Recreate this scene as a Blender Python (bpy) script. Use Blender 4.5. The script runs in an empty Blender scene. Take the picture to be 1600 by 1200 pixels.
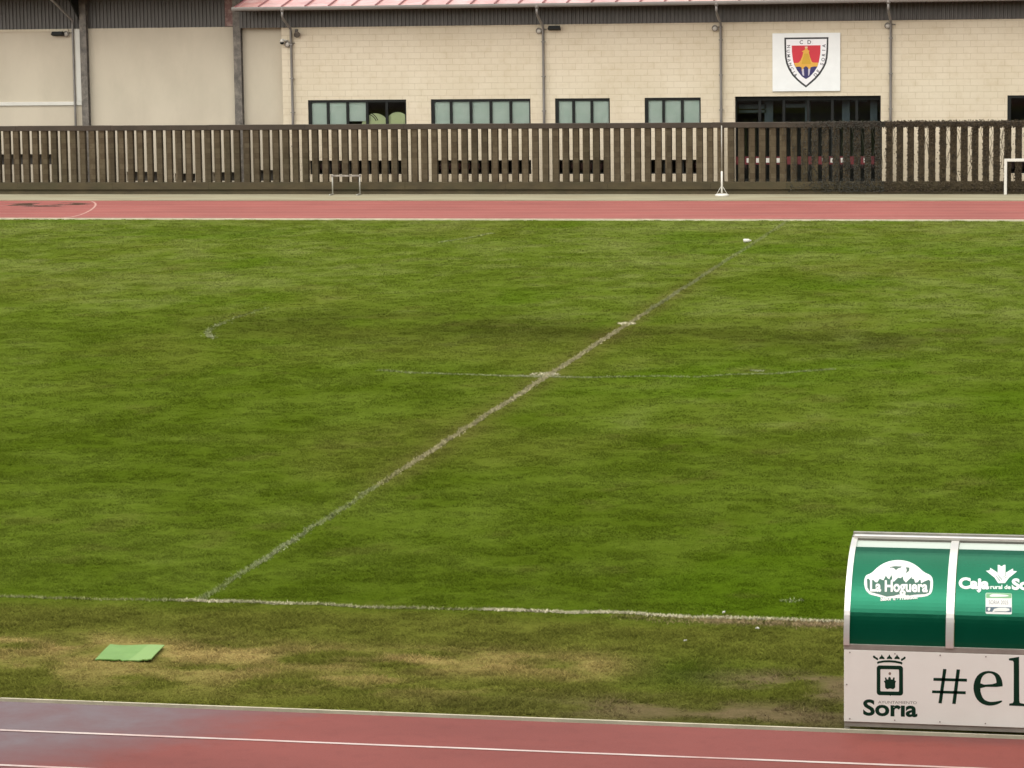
import bpy, bmesh, math, random
import numpy as np
from mathutils import Vector, Matrix

random.seed(7)
RNG = np.random.default_rng(11)
scene = bpy.context.scene
R = math.radians

# ------------------------------------------------------------------ camera
CAM_F, CAM_TILT, CAM_YAW, CAM_ROLL = 4627.1, 0.1279, -0.2085, -0.0136   # focal length in px of a 1600 px wide frame
CAM_POS = np.array([10.8136, -32.9536, 6.9846])
_ct, _st = math.cos(CAM_TILT), math.sin(CAM_TILT)
FW = np.array([math.sin(CAM_YAW) * _ct, math.cos(CAM_YAW) * _ct, -_st])
_rt = np.array([math.cos(CAM_YAW), -math.sin(CAM_YAW), 0.0])
_up = np.cross(_rt, FW)
RT = math.cos(CAM_ROLL) * _rt + math.sin(CAM_ROLL) * _up
UP = -math.sin(CAM_ROLL) * _rt + math.cos(CAM_ROLL) * _up
cam_data = bpy.data.cameras.new("camera")
cam_data.sensor_width = 36.0
cam_data.lens = CAM_F * 36.0 / 1600.0
cam_data.clip_start = 0.5
cam_data.clip_end = 2000.0
cam = bpy.data.objects.new("camera", cam_data)
scene.collection.objects.link(cam)
_m = Matrix.Identity(4)
for i in range(3):
    _m[i][0], _m[i][1], _m[i][2], _m[i][3] = RT[i], UP[i], -FW[i], CAM_POS[i]
cam.matrix_world = _m
scene.camera = cam

# ------------------------------------------------------------------ sky, sun, exposure (overcast, wet day)
SUN_EL, SUN_AZ = R(58), R(205)          # azimuth clockwise from +Y: sun behind the stand
world = bpy.data.worlds.new("World")
scene.world = world
world.use_nodes = True
nt = world.node_tree
nt.nodes.clear()
sky = nt.nodes.new("ShaderNodeTexSky")
sky.sky_type = 'NISHITA'
sky.sun_disc = False
sky.sun_elevation = SUN_EL
sky.sun_rotation = SUN_AZ
sky.air_density = 1.0
sky.dust_density = 1.5
hsv = nt.nodes.new("ShaderNodeHueSaturation")
hsv.inputs["Saturation"].default_value = 0.10
bg = nt.nodes.new("ShaderNodeBackground")
bg.inputs["Strength"].default_value = 0.10
wo = nt.nodes.new("ShaderNodeOutputWorld")
nt.links.new(sky.outputs[0], hsv.inputs["Color"])
nt.links.new(hsv.outputs[0], bg.inputs["Color"])
nt.links.new(bg.outputs[0], wo.inputs["Surface"])
sun_data = bpy.data.lights.new("sun", 'SUN')
sun_data.energy = 1.4
sun_data.angle = R(130)
sun_data.color = (1.0, 0.93, 0.80)
sun = bpy.data.objects.new("sun", sun_data)
scene.collection.objects.link(sun)
_sd = Vector((math.sin(SUN_AZ) * math.cos(SUN_EL), math.cos(SUN_AZ) * math.cos(SUN_EL), math.sin(SUN_EL)))
sun.rotation_euler = (-_sd).to_track_quat('-Z', 'Y').to_euler()
sun.location = (0, -60, 60)
scene.view_settings.view_transform = 'Standard'
scene.view_settings.look = 'None'
scene.view_settings.exposure = 1.35
scene.view_settings.gamma = 1.0
scene.render.engine = 'CYCLES'
scene.cycles.use_denoising = True
scene.cycles.max_bounces = 6
scene.cycles.transparent_max_bounces = 8

# ------------------------------------------------------------------ helpers
def at(px, py, Y):
    """a point measured in the photograph, placed on the real vertical plane at depth Y"""
    d = FW * CAM_F + RT * (px - 800) - UP * (py - 600)
    return CAM_POS + d * ((Y - CAM_POS[1]) / d[1])

def on_ground(px, py, z=0.0):
    d = FW * CAM_F + RT * (px - 800) - UP * (py - 600)
    return CAM_POS + d * ((z - CAM_POS[2]) / d[2])

def _hash(ix, iy, seed):
    h = (ix.astype(np.int64) * 374761393 + iy.astype(np.int64) * 668265263 + seed * 974634777) & 0x7fffffff
    h = ((h ^ (h >> 13)) * 1274126177) & 0x7fffffff
    h = h ^ (h >> 16)
    return (h & 0xffff) / 65535.0

def vnoise(x, y, seed=0):
    ix, iy = np.floor(x), np.floor(y)
    fx, fy = x - ix, y - iy
    fx, fy = fx * fx * (3 - 2 * fx), fy * fy * (3 - 2 * fy)
    a = _hash(ix, iy, seed); b = _hash(ix + 1, iy, seed)
    c = _hash(ix, iy + 1, seed); d = _hash(ix + 1, iy + 1, seed)
    return (a * (1 - fx) + b * fx) * (1 - fy) + (c * (1 - fx) + d * fx) * fy

def fbm(x, y, seed=0, octv=4):
    s, a, t = 0, 0.5, 0
    for o in range(octv):
        s = s + a * vnoise(x * 2 ** o + 17.3 * o, y * 2 ** o - 9.1 * o, seed + o)
        t += a
        a *= 0.5
    return s / t

def sstep(a, b, x):
    t = np.clip((x - a) / (b - a), 0, 1)
    return t * t * (3 - 2 * t)

class MB:
    """collects boxes, tubes and polygons; build() links them as one mesh object"""
    def __init__(self):
        self.v, self.f, self.smooth = [], [], []
    def add(self, verts, faces, smooth=False):
        n = len(self.v)
        self.v += [tuple(map(float, p)) for p in verts]
        self.f += [tuple(i + n for i in f) for f in faces]
        self.smooth += [smooth] * len(faces)
        return self
    def box(self, x0, x1, y0, y1, z0, z1, bev=0.0):
        if bev:
            bm = bmesh.new()
            bmesh.ops.create_cube(bm, size=1.0)
            for v in bm.verts:
                v.co = Vector(((x0 + x1) / 2 + v.co.x * (x1 - x0), (y0 + y1) / 2 + v.co.y * (y1 - y0), (z0 + z1) / 2 + v.co.z * (z1 - z0)))
            bmesh.ops.bevel(bm, geom=list(bm.edges), offset=bev, segments=2, affect='EDGES', profile=0.5)
            bm.verts.index_update()
            self.add([v.co[:] for v in bm.verts], [[v.index for v in f.verts] for f in bm.faces])
            bm.free()
            return self
        P = [(x, y, z) for z in (z0, z1) for y in (y0, y1) for x in (x0, x1)]
        return self.add(P, [(0, 2, 3, 1), (4, 5, 7, 6), (0, 1, 5, 4), (2, 6, 7, 3), (0, 4, 6, 2), (1, 3, 7, 5)])
    def tube(self, pts, r, n=10, cap=True):
        pts = [Vector(p) for p in pts]
        rr = r if isinstance(r, (list, tuple)) else [r] * len(pts)
        rings = []
        for i, p in enumerate(pts):
            d = (pts[min(i + 1, len(pts) - 1)] - pts[max(i - 1, 0)]).normalized()
            a = Vector((0, 0, 1)) if abs(d.z) < 0.9 else Vector((1, 0, 0))
            u = d.cross(a).normalized(); w = d.cross(u)
            rings.append([p + (u * math.cos(t) + w * math.sin(t)) * rr[i] for t in [2 * math.pi * k / n for k in range(n)]])
        V = [q[:] for ring in rings for q in ring]
        F = [(i * n + k, i * n + (k + 1) % n, (i + 1) * n + (k + 1) % n, (i + 1) * n + k) for i in range(len(pts) - 1) for k in range(n)]
        self.add(V, F, True)
        if cap:
            m = len(self.v) - len(V)
            self.f.append(tuple(m + k for k in range(n))); self.smooth.append(False)
            self.f.append(tuple(m + (len(pts) - 1) * n + k for k in reversed(range(n)))); self.smooth.append(False)
        return self
    def sweep(self, prof, x0, x1, cap=True):
        """a (y, z) outline swept along X"""
        n = len(prof)
        V = [(x, y, z) for x in (x0, x1) for y, z in prof]
        F = [(k, (k + 1) % n, n + (k + 1) % n, n + k) for k in range(n)]
        if cap:
            F += [tuple(range(n))[::-1], tuple(n + k for k in range(n))]
        return self.add(V, F)
    def ball(self, c, r, sx=1, sy=1, sz=1, n=12):
        bm = bmesh.new()
        bmesh.ops.create_uvsphere(bm, u_segments=n, v_segments=max(6, n // 2), radius=r)
        bm.verts.index_update()
        self.add([(c[0] + v.co.x * sx, c[1] + v.co.y * sy, c[2] + v.co.z * sz) for v in bm.verts], [[v.index for v in f.verts] for f in bm.faces], True)
        bm.free()
        return self
    def build(self, name, material, parent=None, base=None, fixnormals=True):
        me = bpy.data.meshes.new(name)
        off = np.zeros(3)
        if parent is not None:
            p = parent
            while p is not None:
                off = off + np.array(p.location); p = p.parent
        loc = (0, 0, 0)
        if base is not None:
            loc = tuple(np.array(base) - off); off = np.array(base, float)
        me.from_pydata([tuple(np.array(v) - off) for v in self.v], [], self.f)
        me.polygons.foreach_set("use_smooth", self.smooth)
        if fixnormals:
            bm = bmesh.new(); bm.from_mesh(me)
            bmesh.ops.recalc_face_normals(bm, faces=list(bm.faces))
            bm.to_mesh(me); bm.free()
        me.materials.append(material)
        o = bpy.data.objects.new(name, me)
        scene.collection.objects.link(o)
        o.location = loc
        o.parent = parent
        return o

def thing(name, loc, label, cat, group=None):
    o = bpy.data.objects.new(name, None)
    scene.collection.objects.link(o)
    o.location = loc
    o.empty_display_size = 0.2
    return tag(o, label, cat, group)

def tag(o, label, cat, group=None):
    o["label"] = label; o["category"] = cat
    if group: o["group"] = group
    return o

def struct(o, kind='structure'):
    o["kind"] = kind
    return o

def copy_tree(o, parent=None):
    c = o.copy()
    scene.collection.objects.link(c)
    c.parent = parent
    for ch in list(o.children):
        copy_tree(ch, c)
    return c

# ------------------------------------------------------------------ materials
def newmat(name):
    m = bpy.data.materials.new(name)
    m.use_nodes = True
    t = m.node_tree
    b = t.nodes["Principled BSDF"]
    return m, t, b

def N(t, kind, **kw):
    n = t.nodes.new(kind)
    for k, v in kw.items():
        if k in n.inputs: n.inputs[k].default_value = v
        else: setattr(n, k, v)
    return n

def mixrgb(t, fac, a, b, mode='MIX'):
    n = t.nodes.new("ShaderNodeMix"); n.data_type = 'RGBA'; n.blend_type = mode
    for sock, val in ((n.inputs[0], fac), (n.inputs[6], a), (n.inputs[7], b)):
        if hasattr(val, "links"): t.links.new(val, sock)
        else: sock.default_value = val if not isinstance(val, tuple) else (*val[:3], 1)
    return n.outputs[2]

def noise(t, scale, detail=4, vec=None, rough=0.55, stretch=None):
    tc = N(t, "ShaderNodeTexCoord")
    src = vec or tc.outputs["Object"]
    if stretch:
        mp = N(t, "ShaderNodeMapping"); mp.inputs["Scale"].default_value = stretch
        t.links.new(src, mp.inputs[0]); src = mp.outputs[0]
    n = N(t, "ShaderNodeTexNoise", Scale=scale, Detail=detail, Roughness=rough)
    t.links.new(src, n.inputs["Vector"])
    return n.outputs["Fac"]

def ramp(t, fac, a, b):
    n = N(t, "ShaderNodeMapRange", clamp=True)
    n.inputs[1].default_value = a; n.inputs[2].default_value = b
    t.links.new(fac, n.inputs[0])
    return n.outputs[0]

def bump(t, b, fac, strength=0.3, dist=0.01):
    n = N(t, "ShaderNodeBump", Strength=strength, Distance=dist)
    t.links.new(fac, n.inputs["Height"])
    t.links.new(n.outputs[0], b.inputs["Normal"])

def mat(name, col, rough=0.6, var=0.15, vscale=3.0, bmp=0.0, bscale=40.0, metal=0.0, dirt=None, dscale=1.5, damt=0.5, stretch=None, spec=0.5):
    m, t, b = newmat(name)
    f = noise(t, vscale, 5, stretch=stretch)
    lo = tuple(c * (1 - var) for c in col); hi = tuple(min(1, c * (1 + var)) for c in col)
    c = mixrgb(t, ramp(t, f, 0.3, 0.7), lo, hi)
    if dirt:
        g = noise(t, dscale, 6, rough=0.7, stretch=stretch)
        n = N(t, "ShaderNodeMath", operation='MULTIPLY'); n.inputs[1].default_value = damt
        t.links.new(ramp(t, g, 0.45, 0.72), n.inputs[0])
        c = mixrgb(t, n.outputs[0], c, dirt)
    t.links.new(c, b.inputs["Base Color"])
    b.inputs["Roughness"].default_value = rough
    b.inputs["Metallic"].default_value = metal
    b.inputs["Specular IOR Level"].default_value = spec
    if bmp:
        bump(t, b, noise(t, bscale, 4), bmp, 0.01)
    return m

# block wall: pale split-face concrete blocks
def block_material():
    m, t, b = newmat("cream_block")
    tc = N(t, "ShaderNodeTexCoord")
    sp = N(t, "ShaderNodeSeparateXYZ"); cb = N(t, "ShaderNodeCombineXYZ")
    t.links.new(tc.outputs["Object"], sp.inputs[0])
    t.links.new(sp.outputs[0], cb.inputs[0]); t.links.new(sp.outputs[2], cb.inputs[1])
    br = N(t, "ShaderNodeTexBrick", Scale=1.0)
    br.inputs["Color1"].default_value = (0.62, 0.545, 0.42, 1)
    br.inputs["Color2"].default_value = (0.58, 0.505, 0.38, 1)
    br.inputs["Mortar"].default_value = (0.45, 0.37, 0.265, 1)
    br.inputs["Mortar Size"].default_value = 0.011
    br.inputs["Mortar Smooth"].default_value = 0.4
    br.inputs["Bias"].default_value = -0.2
    br.inputs["Brick Width"].default_value = 0.5
    br.inputs["Row Height"].default_value = 0.235
    t.links.new(cb.outputs[0], br.inputs["Vector"])
    st = noise(t, 0.5, 5, stretch=(1, 1, 0.6))
    c0 = mixrgb(t, ramp(t, noise(t, 1.3, 5, rough=0.7), 0.25, 0.75), br.outputs["Color"], (0.595, 0.52, 0.395))
    c = mixrgb(t, ramp(t, st, 0.35, 0.75), c0, (0.90, 0.88, 0.84), 'MULTIPLY')
    c = mixrgb(t, ramp(t, noise(t, 3.0, 4), 0.5, 0.75), c, (0.92, 0.90, 0.86), 'MULTIPLY')
    t.links.new(c, b.inputs["Base Color"])
    b.inputs["Roughness"].default_value = 0.85
    n = N(t, "ShaderNodeMath", operation='MULTIPLY_ADD'); n.inputs[1].default_value = -1.0
    t.links.new(br.outputs["Fac"], n.inputs[0])
    t.links.new(noise(t, 22, 5), n.inputs[2])
    bump(t, b, n.outputs[0], 0.5, 0.012)
    return m

M_BLOCK = block_material()
M_RENDER = mat("cream_render", (0.485, 0.43, 0.335), 0.85, 0.06, 0.6, 0.15, 30, dirt=(0.385, 0.335, 0.255), dscale=0.55, damt=0.45, stretch=(1, 1, 0.5))
M_CLAD = mat("grey_cladding", (0.085, 0.078, 0.072), 0.5, 0.18, 1.5, stretch=(4, 1, 0.5), metal=0.2)
M_STEEL = mat("weathered_steel", (0.095, 0.083, 0.07), 0.55, 0.3, 3, 0.1, 30, dirt=(0.30, 0.26, 0.21), dscale=4, damt=0.6)
M_PIPE = mat("grey_pipe", (0.20, 0.185, 0.17), 0.45, 0.15, 2, metal=0.3)
M_GUTTER = mat("grey_gutter", (0.27, 0.26, 0.25), 0.4, 0.12, 1.2, metal=0.3)
M_SOFFIT = mat("brown_soffit", (0.07, 0.05, 0.045), 0.8, 0.2, 2)
M_ROOF = mat("red_metal_roof", (0.50, 0.24, 0.215), 0.22, 0.25, 1.2, metal=0.0, dirt=(0.66, 0.47, 0.44), dscale=1.0, damt=0.8)
M_SEAM = mat("dark_red_seam", (0.20, 0.05, 0.045), 0.35, 0.15, 2)
M_RUST = mat("rusty_trim", (0.16, 0.085, 0.075), 0.7, 0.3, 4, dirt=(0.42, 0.33, 0.28), dscale=6, damt=0.8)
M_WHITE = mat("white_plastic", (0.58, 0.565, 0.51), 0.5, 0.05, 2)
M_FRAME = mat("black_frame", (0.010, 0.011, 0.010), 0.6, 0.2, 3, spec=0.2)
M_DARK = mat("dark_interior", (0.05, 0.045, 0.04), 0.9, 0.3, 1)
M_BLUEDARK = mat("blue_grey_metal", (0.028, 0.036, 0.044), 0.4, 0.2, 2)
M_CONC = mat("aged_concrete", (0.076, 0.056, 0.033), 0.9, 0.35, 3.5, 0.4, 25, dirt=(0.038, 0.030, 0.015), dscale=1.2, damt=0.7)
def slat_material():
    m, t, b = newmat("aged_concrete_blocks")
    tc = N(t, "ShaderNodeTexCoord"); sp = N(t, "ShaderNodeSeparateXYZ"); t.links.new(tc.outputs["Object"], sp.inputs[0])
    def cell(sock, size, off=0.0):
        a = N(t, "ShaderNodeMath", operation='MULTIPLY_ADD'); a.inputs[1].default_value = 1 / size; a.inputs[2].default_value = off
        t.links.new(sock, a.inputs[0])
        f = N(t, "ShaderNodeMath", operation='FLOOR'); t.links.new(a.outputs[0], f.inputs[0])
        return f.outputs[0], a.outputs[0]
    cx, _ = cell(sp.outputs[0], 0.3795, 0.2); cz, zz = cell(sp.outputs[2], 0.195)
    cb = N(t, "ShaderNodeCombineXYZ"); t.links.new(cx, cb.inputs[0]); t.links.new(cz, cb.inputs[2])
    wn = N(t, "ShaderNodeTexWhiteNoise"); t.links.new(cb.outputs[0], wn.inputs[0])
    c1 = N(t, "ShaderNodeCombineXYZ"); t.links.new(cx, c1.inputs[0])
    w1 = N(t, "ShaderNodeTexWhiteNoise"); t.links.new(c1.outputs[0], w1.inputs[0])
    c = mixrgb(t, wn.outputs["Value"], (0.076, 0.056, 0.033), (0.112, 0.088, 0.055))
    c = mixrgb(t, w1.outputs["Value"], c, (0.72, 0.74, 0.74), 'MULTIPLY')
    c = mixrgb(t, ramp(t, noise(t, 9, 6, rough=0.7), 0.35, 0.75), c, (0.62, 0.60, 0.52), 'MULTIPLY')
    c = mixrgb(t, ramp(t, noise(t, 0.5, 4), 0.5, 0.75), c, (0.70, 0.74, 0.66), 'MULTIPLY')
    fr = N(t, "ShaderNodeMath", operation='FRACT'); t.links.new(zz, fr.inputs[0])
    jt = ramp(t, fr.outputs[0], 0.93, 0.96)
    c = mixrgb(t, jt, c, (0.55, 0.53, 0.50), 'MULTIPLY')
    t.links.new(c, b.inputs["Base Color"]); b.inputs["Roughness"].default_value = 0.9; b.inputs["Specular IOR Level"].default_value = 0.2
    bump(t, b, noise(t, 25, 4), 0.5, 0.012)
    return m
M_SLAT = slat_material()
M_PLINTH = mat("mossy_concrete", (0.052, 0.039, 0.017), 0.9, 0.25, 1.5, 0.4, 20, dirt=(0.042, 0.038, 0.014), dscale=0.8, damt=0.8, stretch=(1, 1, 2))
M_RAIL = mat("dark_concrete_rail", (0.042, 0.031, 0.021), 0.9, 0.25, 1.2, 0.4, 20, dirt=(0.03, 0.026, 0.015), dscale=1.0, damt=0.7)
M_IVY = mat("dry_creeper", (0.048, 0.035, 0.018), 0.9, 0.55, 6)
M_IVYG = mat("grey_creeper", (0.036, 0.034, 0.025), 0.9, 0.5, 6)
M_ALU = mat("aluminium", (0.74, 0.73, 0.69), 0.30, 0.06, 4, metal=0.55)
M_ALUD = mat("dull_aluminium", (0.34, 0.33, 0.29), 0.5, 0.15, 5, metal=0.4)
M_KERB = mat("cream_kerb", (0.50, 0.45, 0.34), 0.8, 0.15, 3, 0.2, 30, dirt=(0.25, 0.24, 0.12), dscale=2.0, damt=0.4)
M_LINE = mat("track_line_paint", (0.55, 0.46, 0.42), 0.5, 0.12, 2.0, dirt=(0.40, 0.16, 0.14), dscale=0.8, damt=0.85)
M_FAINT = mat("faint_track_line", (0.45, 0.26, 0.23), 0.6, 0.15, 1.2, dirt=(0.34, 0.13, 0.11), dscale=0.7, damt=0.8)
M_CHALK = mat("pitch_chalk", (0.42, 0.42, 0.30), 0.9, 0.25, 6)
M_CHALKW = mat("pitch_chalk_fresh", (0.62, 0.60, 0.48), 0.9, 0.15, 6)
M_SAND = mat("pitch_sand", (0.30, 0.23, 0.13), 0.95, 0.25, 6)

def glass_material():
    m, t, b = newmat("window_glass")
    t.nodes.remove(b)
    out = t.nodes["Material Output"]
    tr = N(t, "ShaderNodeBsdfTransparent"); tr.inputs[0].default_value = (0.80, 0.86, 0.84, 1)
    gl = N(t, "ShaderNodeBsdfGlossy", Roughness=0.03)
    fr = N(t, "ShaderNodeFresnel", IOR=1.5)
    mx = N(t, "ShaderNodeMixShader")
    t.links.new(fr.outputs[0], mx.inputs[0]); t.links.new(tr.outputs[0], mx.inputs[1]); t.links.new(gl.outputs[0], mx.inputs[2])
    t.links.new(mx.outputs[0], out.inputs["Surface"])
    return m
M_GLASS = glass_material()

def blind_material():
    m, t, b = newmat("grey_green_blind")
    tc = N(t, "ShaderNodeTexCoord")
    w = N(t, "ShaderNodeTexWave", Scale=7.0, bands_direction='Z', Distortion=0.6)
    w.inputs["Detail"].default_value = 2
    t.links.new(tc.outputs["Object"], w.inputs["Vector"])
    c = mixrgb(t, w.outputs["Fac"], (0.74, 0.78, 0.72), (0.84, 0.88, 0.82))
    c = mixrgb(t, ramp(t, noise(t, 2.2, 3), 0.35, 0.7), c, (0.88, 0.92, 0.90), 'MULTIPLY')
    t.links.new(c, b.inputs["Base Color"])
    b.inputs["Roughness"].default_value = 0.7
    bump(t, b, w.outputs["Fac"], 0.4, 0.01)
    return m
M_BLIND = blind_material()

def track_material(name, dry, far=False):
    m, t, b = newmat(name)
    tc = N(t, "ShaderNodeTexCoord")
    at_ = N(t, "ShaderNodeAttribute", attribute_name="wet")
    grain = noise(t, 60, 3)
    big = noise(t, 0.45, 6, stretch=(0.6, 1.5, 1))
    c = mixrgb(t, ramp(t, big, 0.3, 0.7), tuple(x * 0.86 for x in dry), tuple(x * 1.13 for x in dry))
    c = mixrgb(t, ramp(t, grain, 0.35, 0.7), c, (0.86, 0.85, 0.85), 'MULTIPLY')
    c = mixrgb(t, ramp(t, noise(t, 5, 4), 0.52, 0.75), c, (0.90, 0.88, 0.88), 'MULTIPLY')
    # standing film of water: an irregular edge round the wet attribute
    edge = N(t, "ShaderNodeMath", operation='MULTIPLY_ADD'); edge.inputs[1].default_value = 0.5
    t.links.new(noise(t, 2.2, 6, rough=0.65), edge.inputs[0]); t.links.new(at_.outputs["Fac"], edge.inputs[2])
    w = ramp(t, edge.outputs[0], 0.45, 1.05)
    c = mixrgb(t, w, c, (0.082, 0.034, 0.036))
    t.links.new(c, b.inputs["Base Color"])
    rr = N(t, "ShaderNodeMapRange"); rr.inputs[3].default_value = 0.70; rr.inputs[4].default_value = 0.06 if far else 0.33
    t.links.new(w, rr.inputs[0]); t.links.new(rr.outputs[0], b.inputs["Roughness"])
    bn = N(t, 'ShaderNodeBump', Distance=0.004); t.links.new(grain, bn.inputs['Height'])
    iv = N(t, 'ShaderNodeMapRange'); iv.inputs[3].default_value = 0.3; iv.inputs[4].default_value = 0.0
    t.links.new(w, iv.inputs[0]); t.links.new(iv.outputs[0], bn.inputs['Strength']); t.links.new(bn.outputs[0], b.inputs['Normal'])
    sv = N(t, 'ShaderNodeMapRange'); sv.inputs[3].default_value = 0.22; sv.inputs[4].default_value = 0.5
    t.links.new(w, sv.inputs[0]); t.links.new(sv.outputs[0], b.inputs['Specular IOR Level'])
    return m
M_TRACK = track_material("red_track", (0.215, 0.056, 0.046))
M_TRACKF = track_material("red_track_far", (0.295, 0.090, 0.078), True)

def turf_material():
    m, t, b = newmat("turf")
    a = N(t, "ShaderNodeAttribute", attribute_name="turf")
    f1 = noise(t, 9, 5); f2 = noise(t, 45, 3)
    c = mixrgb(t, ramp(t, f1, 0.3, 0.7), a.outputs["Color"], (0.70, 0.74, 0.68), 'MULTIPLY')
    c = mixrgb(t, ramp(t, f2, 0.3, 0.75), c, (0.75, 0.76, 0.7), 'MULTIPLY')
    t.links.new(c, b.inputs["Base Color"])
    c = mixrgb(t, 1.0, c, (0.74, 0.75, 0.72), 'MULTIPLY')
    t.links.new(c, b.inputs["Base Color"])
    b.inputs["Roughness"].default_value = 0.95
    b.inputs["Specular IOR Level"].default_value = 0.0
    bump(t, b, f1, 0.6, 0.03)
    return m
M_TURF = turf_material()

def blade_material(name="grass_blades", thin=0.45):
    m, t, b = newmat(name)
    a = N(t, "ShaderNodeAttribute", attribute_name="turf")
    g = N(t, "ShaderNodeNewGeometry")
    mx = N(t, "ShaderNodeMix"); mx.data_type = 'VECTOR'
    mx.inputs[0].default_value = 0.82
    t.links.new(g.outputs["Normal"], mx.inputs[4]); mx.inputs[5].default_value = (0, 0, 1)
    t.nodes.remove(b)
    out = t.nodes["Material Output"]
    df = N(t, "ShaderNodeBsdfDiffuse"); tl = N(t, "ShaderNodeBsdfTranslucent"); ms = N(t, "ShaderNodeMixShader"); ms.inputs[0].default_value = thin
    t.links.new(mx.outputs[1], df.inputs["Normal"])
    for q in (df, tl):
        t.links.new(a.outputs["Color"], q.inputs["Color"])
    t.links.new(df.outputs[0], ms.inputs[1]); t.links.new(tl.outputs[0], ms.inputs[2])
    t.links.new(ms.outputs[0], out.inputs["Surface"])
    return m
M_BLADE = blade_material()
M_CHALKED = blade_material("chalked_blades", 0.12)

# ------------------------------------------------------------------ ground, track, pitch
Y_T, Y_K1, Y_K2, Y_FENCE = -5.02, 60.93, 70.2, 73.47

def sheet(name, xs, ys, z, material, attrs=None, kind='structure'):
    X, Yg = np.meshgrid(xs, ys)
    nx, ny = len(xs), len(ys)
    Z = z(X, Yg) if callable(z) else np.full_like(X, z)
    co = np.stack([X.ravel(), Yg.ravel(), Z.ravel()], 1)
    i = (np.arange(ny - 1)[:, None] * nx + np.arange(nx - 1)[None, :]).ravel()
    fa = np.stack([i, i + 1, i + nx + 1, i + nx], 1)
    me = bpy.data.meshes.new(name)
    me.vertices.add(len(co)); me.vertices.foreach_set("co", co.ravel())
    me.loops.add(fa.size); me.loops.foreach_set("vertex_index", fa.ravel().astype(np.int32))
    me.polygons.add(len(fa)); me.polygons.foreach_set("loop_start", (np.arange(len(fa)) * 4).astype(np.int32))
    me.polygons.foreach_set("loop_total", np.full(len(fa), 4, np.int32))
    me.polygons.foreach_set("use_smooth", np.ones(len(fa), bool))
    me.update(); me.validate()
    for nme, fn in (attrs or {}).items():
        val = fn(X.ravel(), Yg.ravel())
        if val.ndim == 1:
            at_ = me.attributes.new(nme, 'FLOAT', 'POINT'); at_.data.foreach_set("value", val.astype(np.float32))
        else:
            at_ = me.attributes.new(nme, 'FLOAT_COLOR', 'POINT')
            at_.data.foreach_set("color", np.concatenate([val, np.ones((len(val), 1))], 1).astype(np.float32).ravel())
    me.materials.append(material)
    o = bpy.data.objects.new(name, me)
    scene.collection.objects.link(o)
    o["kind"] = kind
    return o

M_GROUND = mat("grey_paving", (0.21, 0.19, 0.15), 0.85, 0.2, 0.6, 0.3, 15)
g = MB(); g.add([(-900, -900, -0.05), (900, -900, -0.05), (900, 900, -0.05), (-900, 900, -0.05)], [(0, 1, 2, 3)])
struct(g.build("ground", M_GROUND))

def lerp(a, b, t):
    return a + (b - a) * t[:, None]

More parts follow.
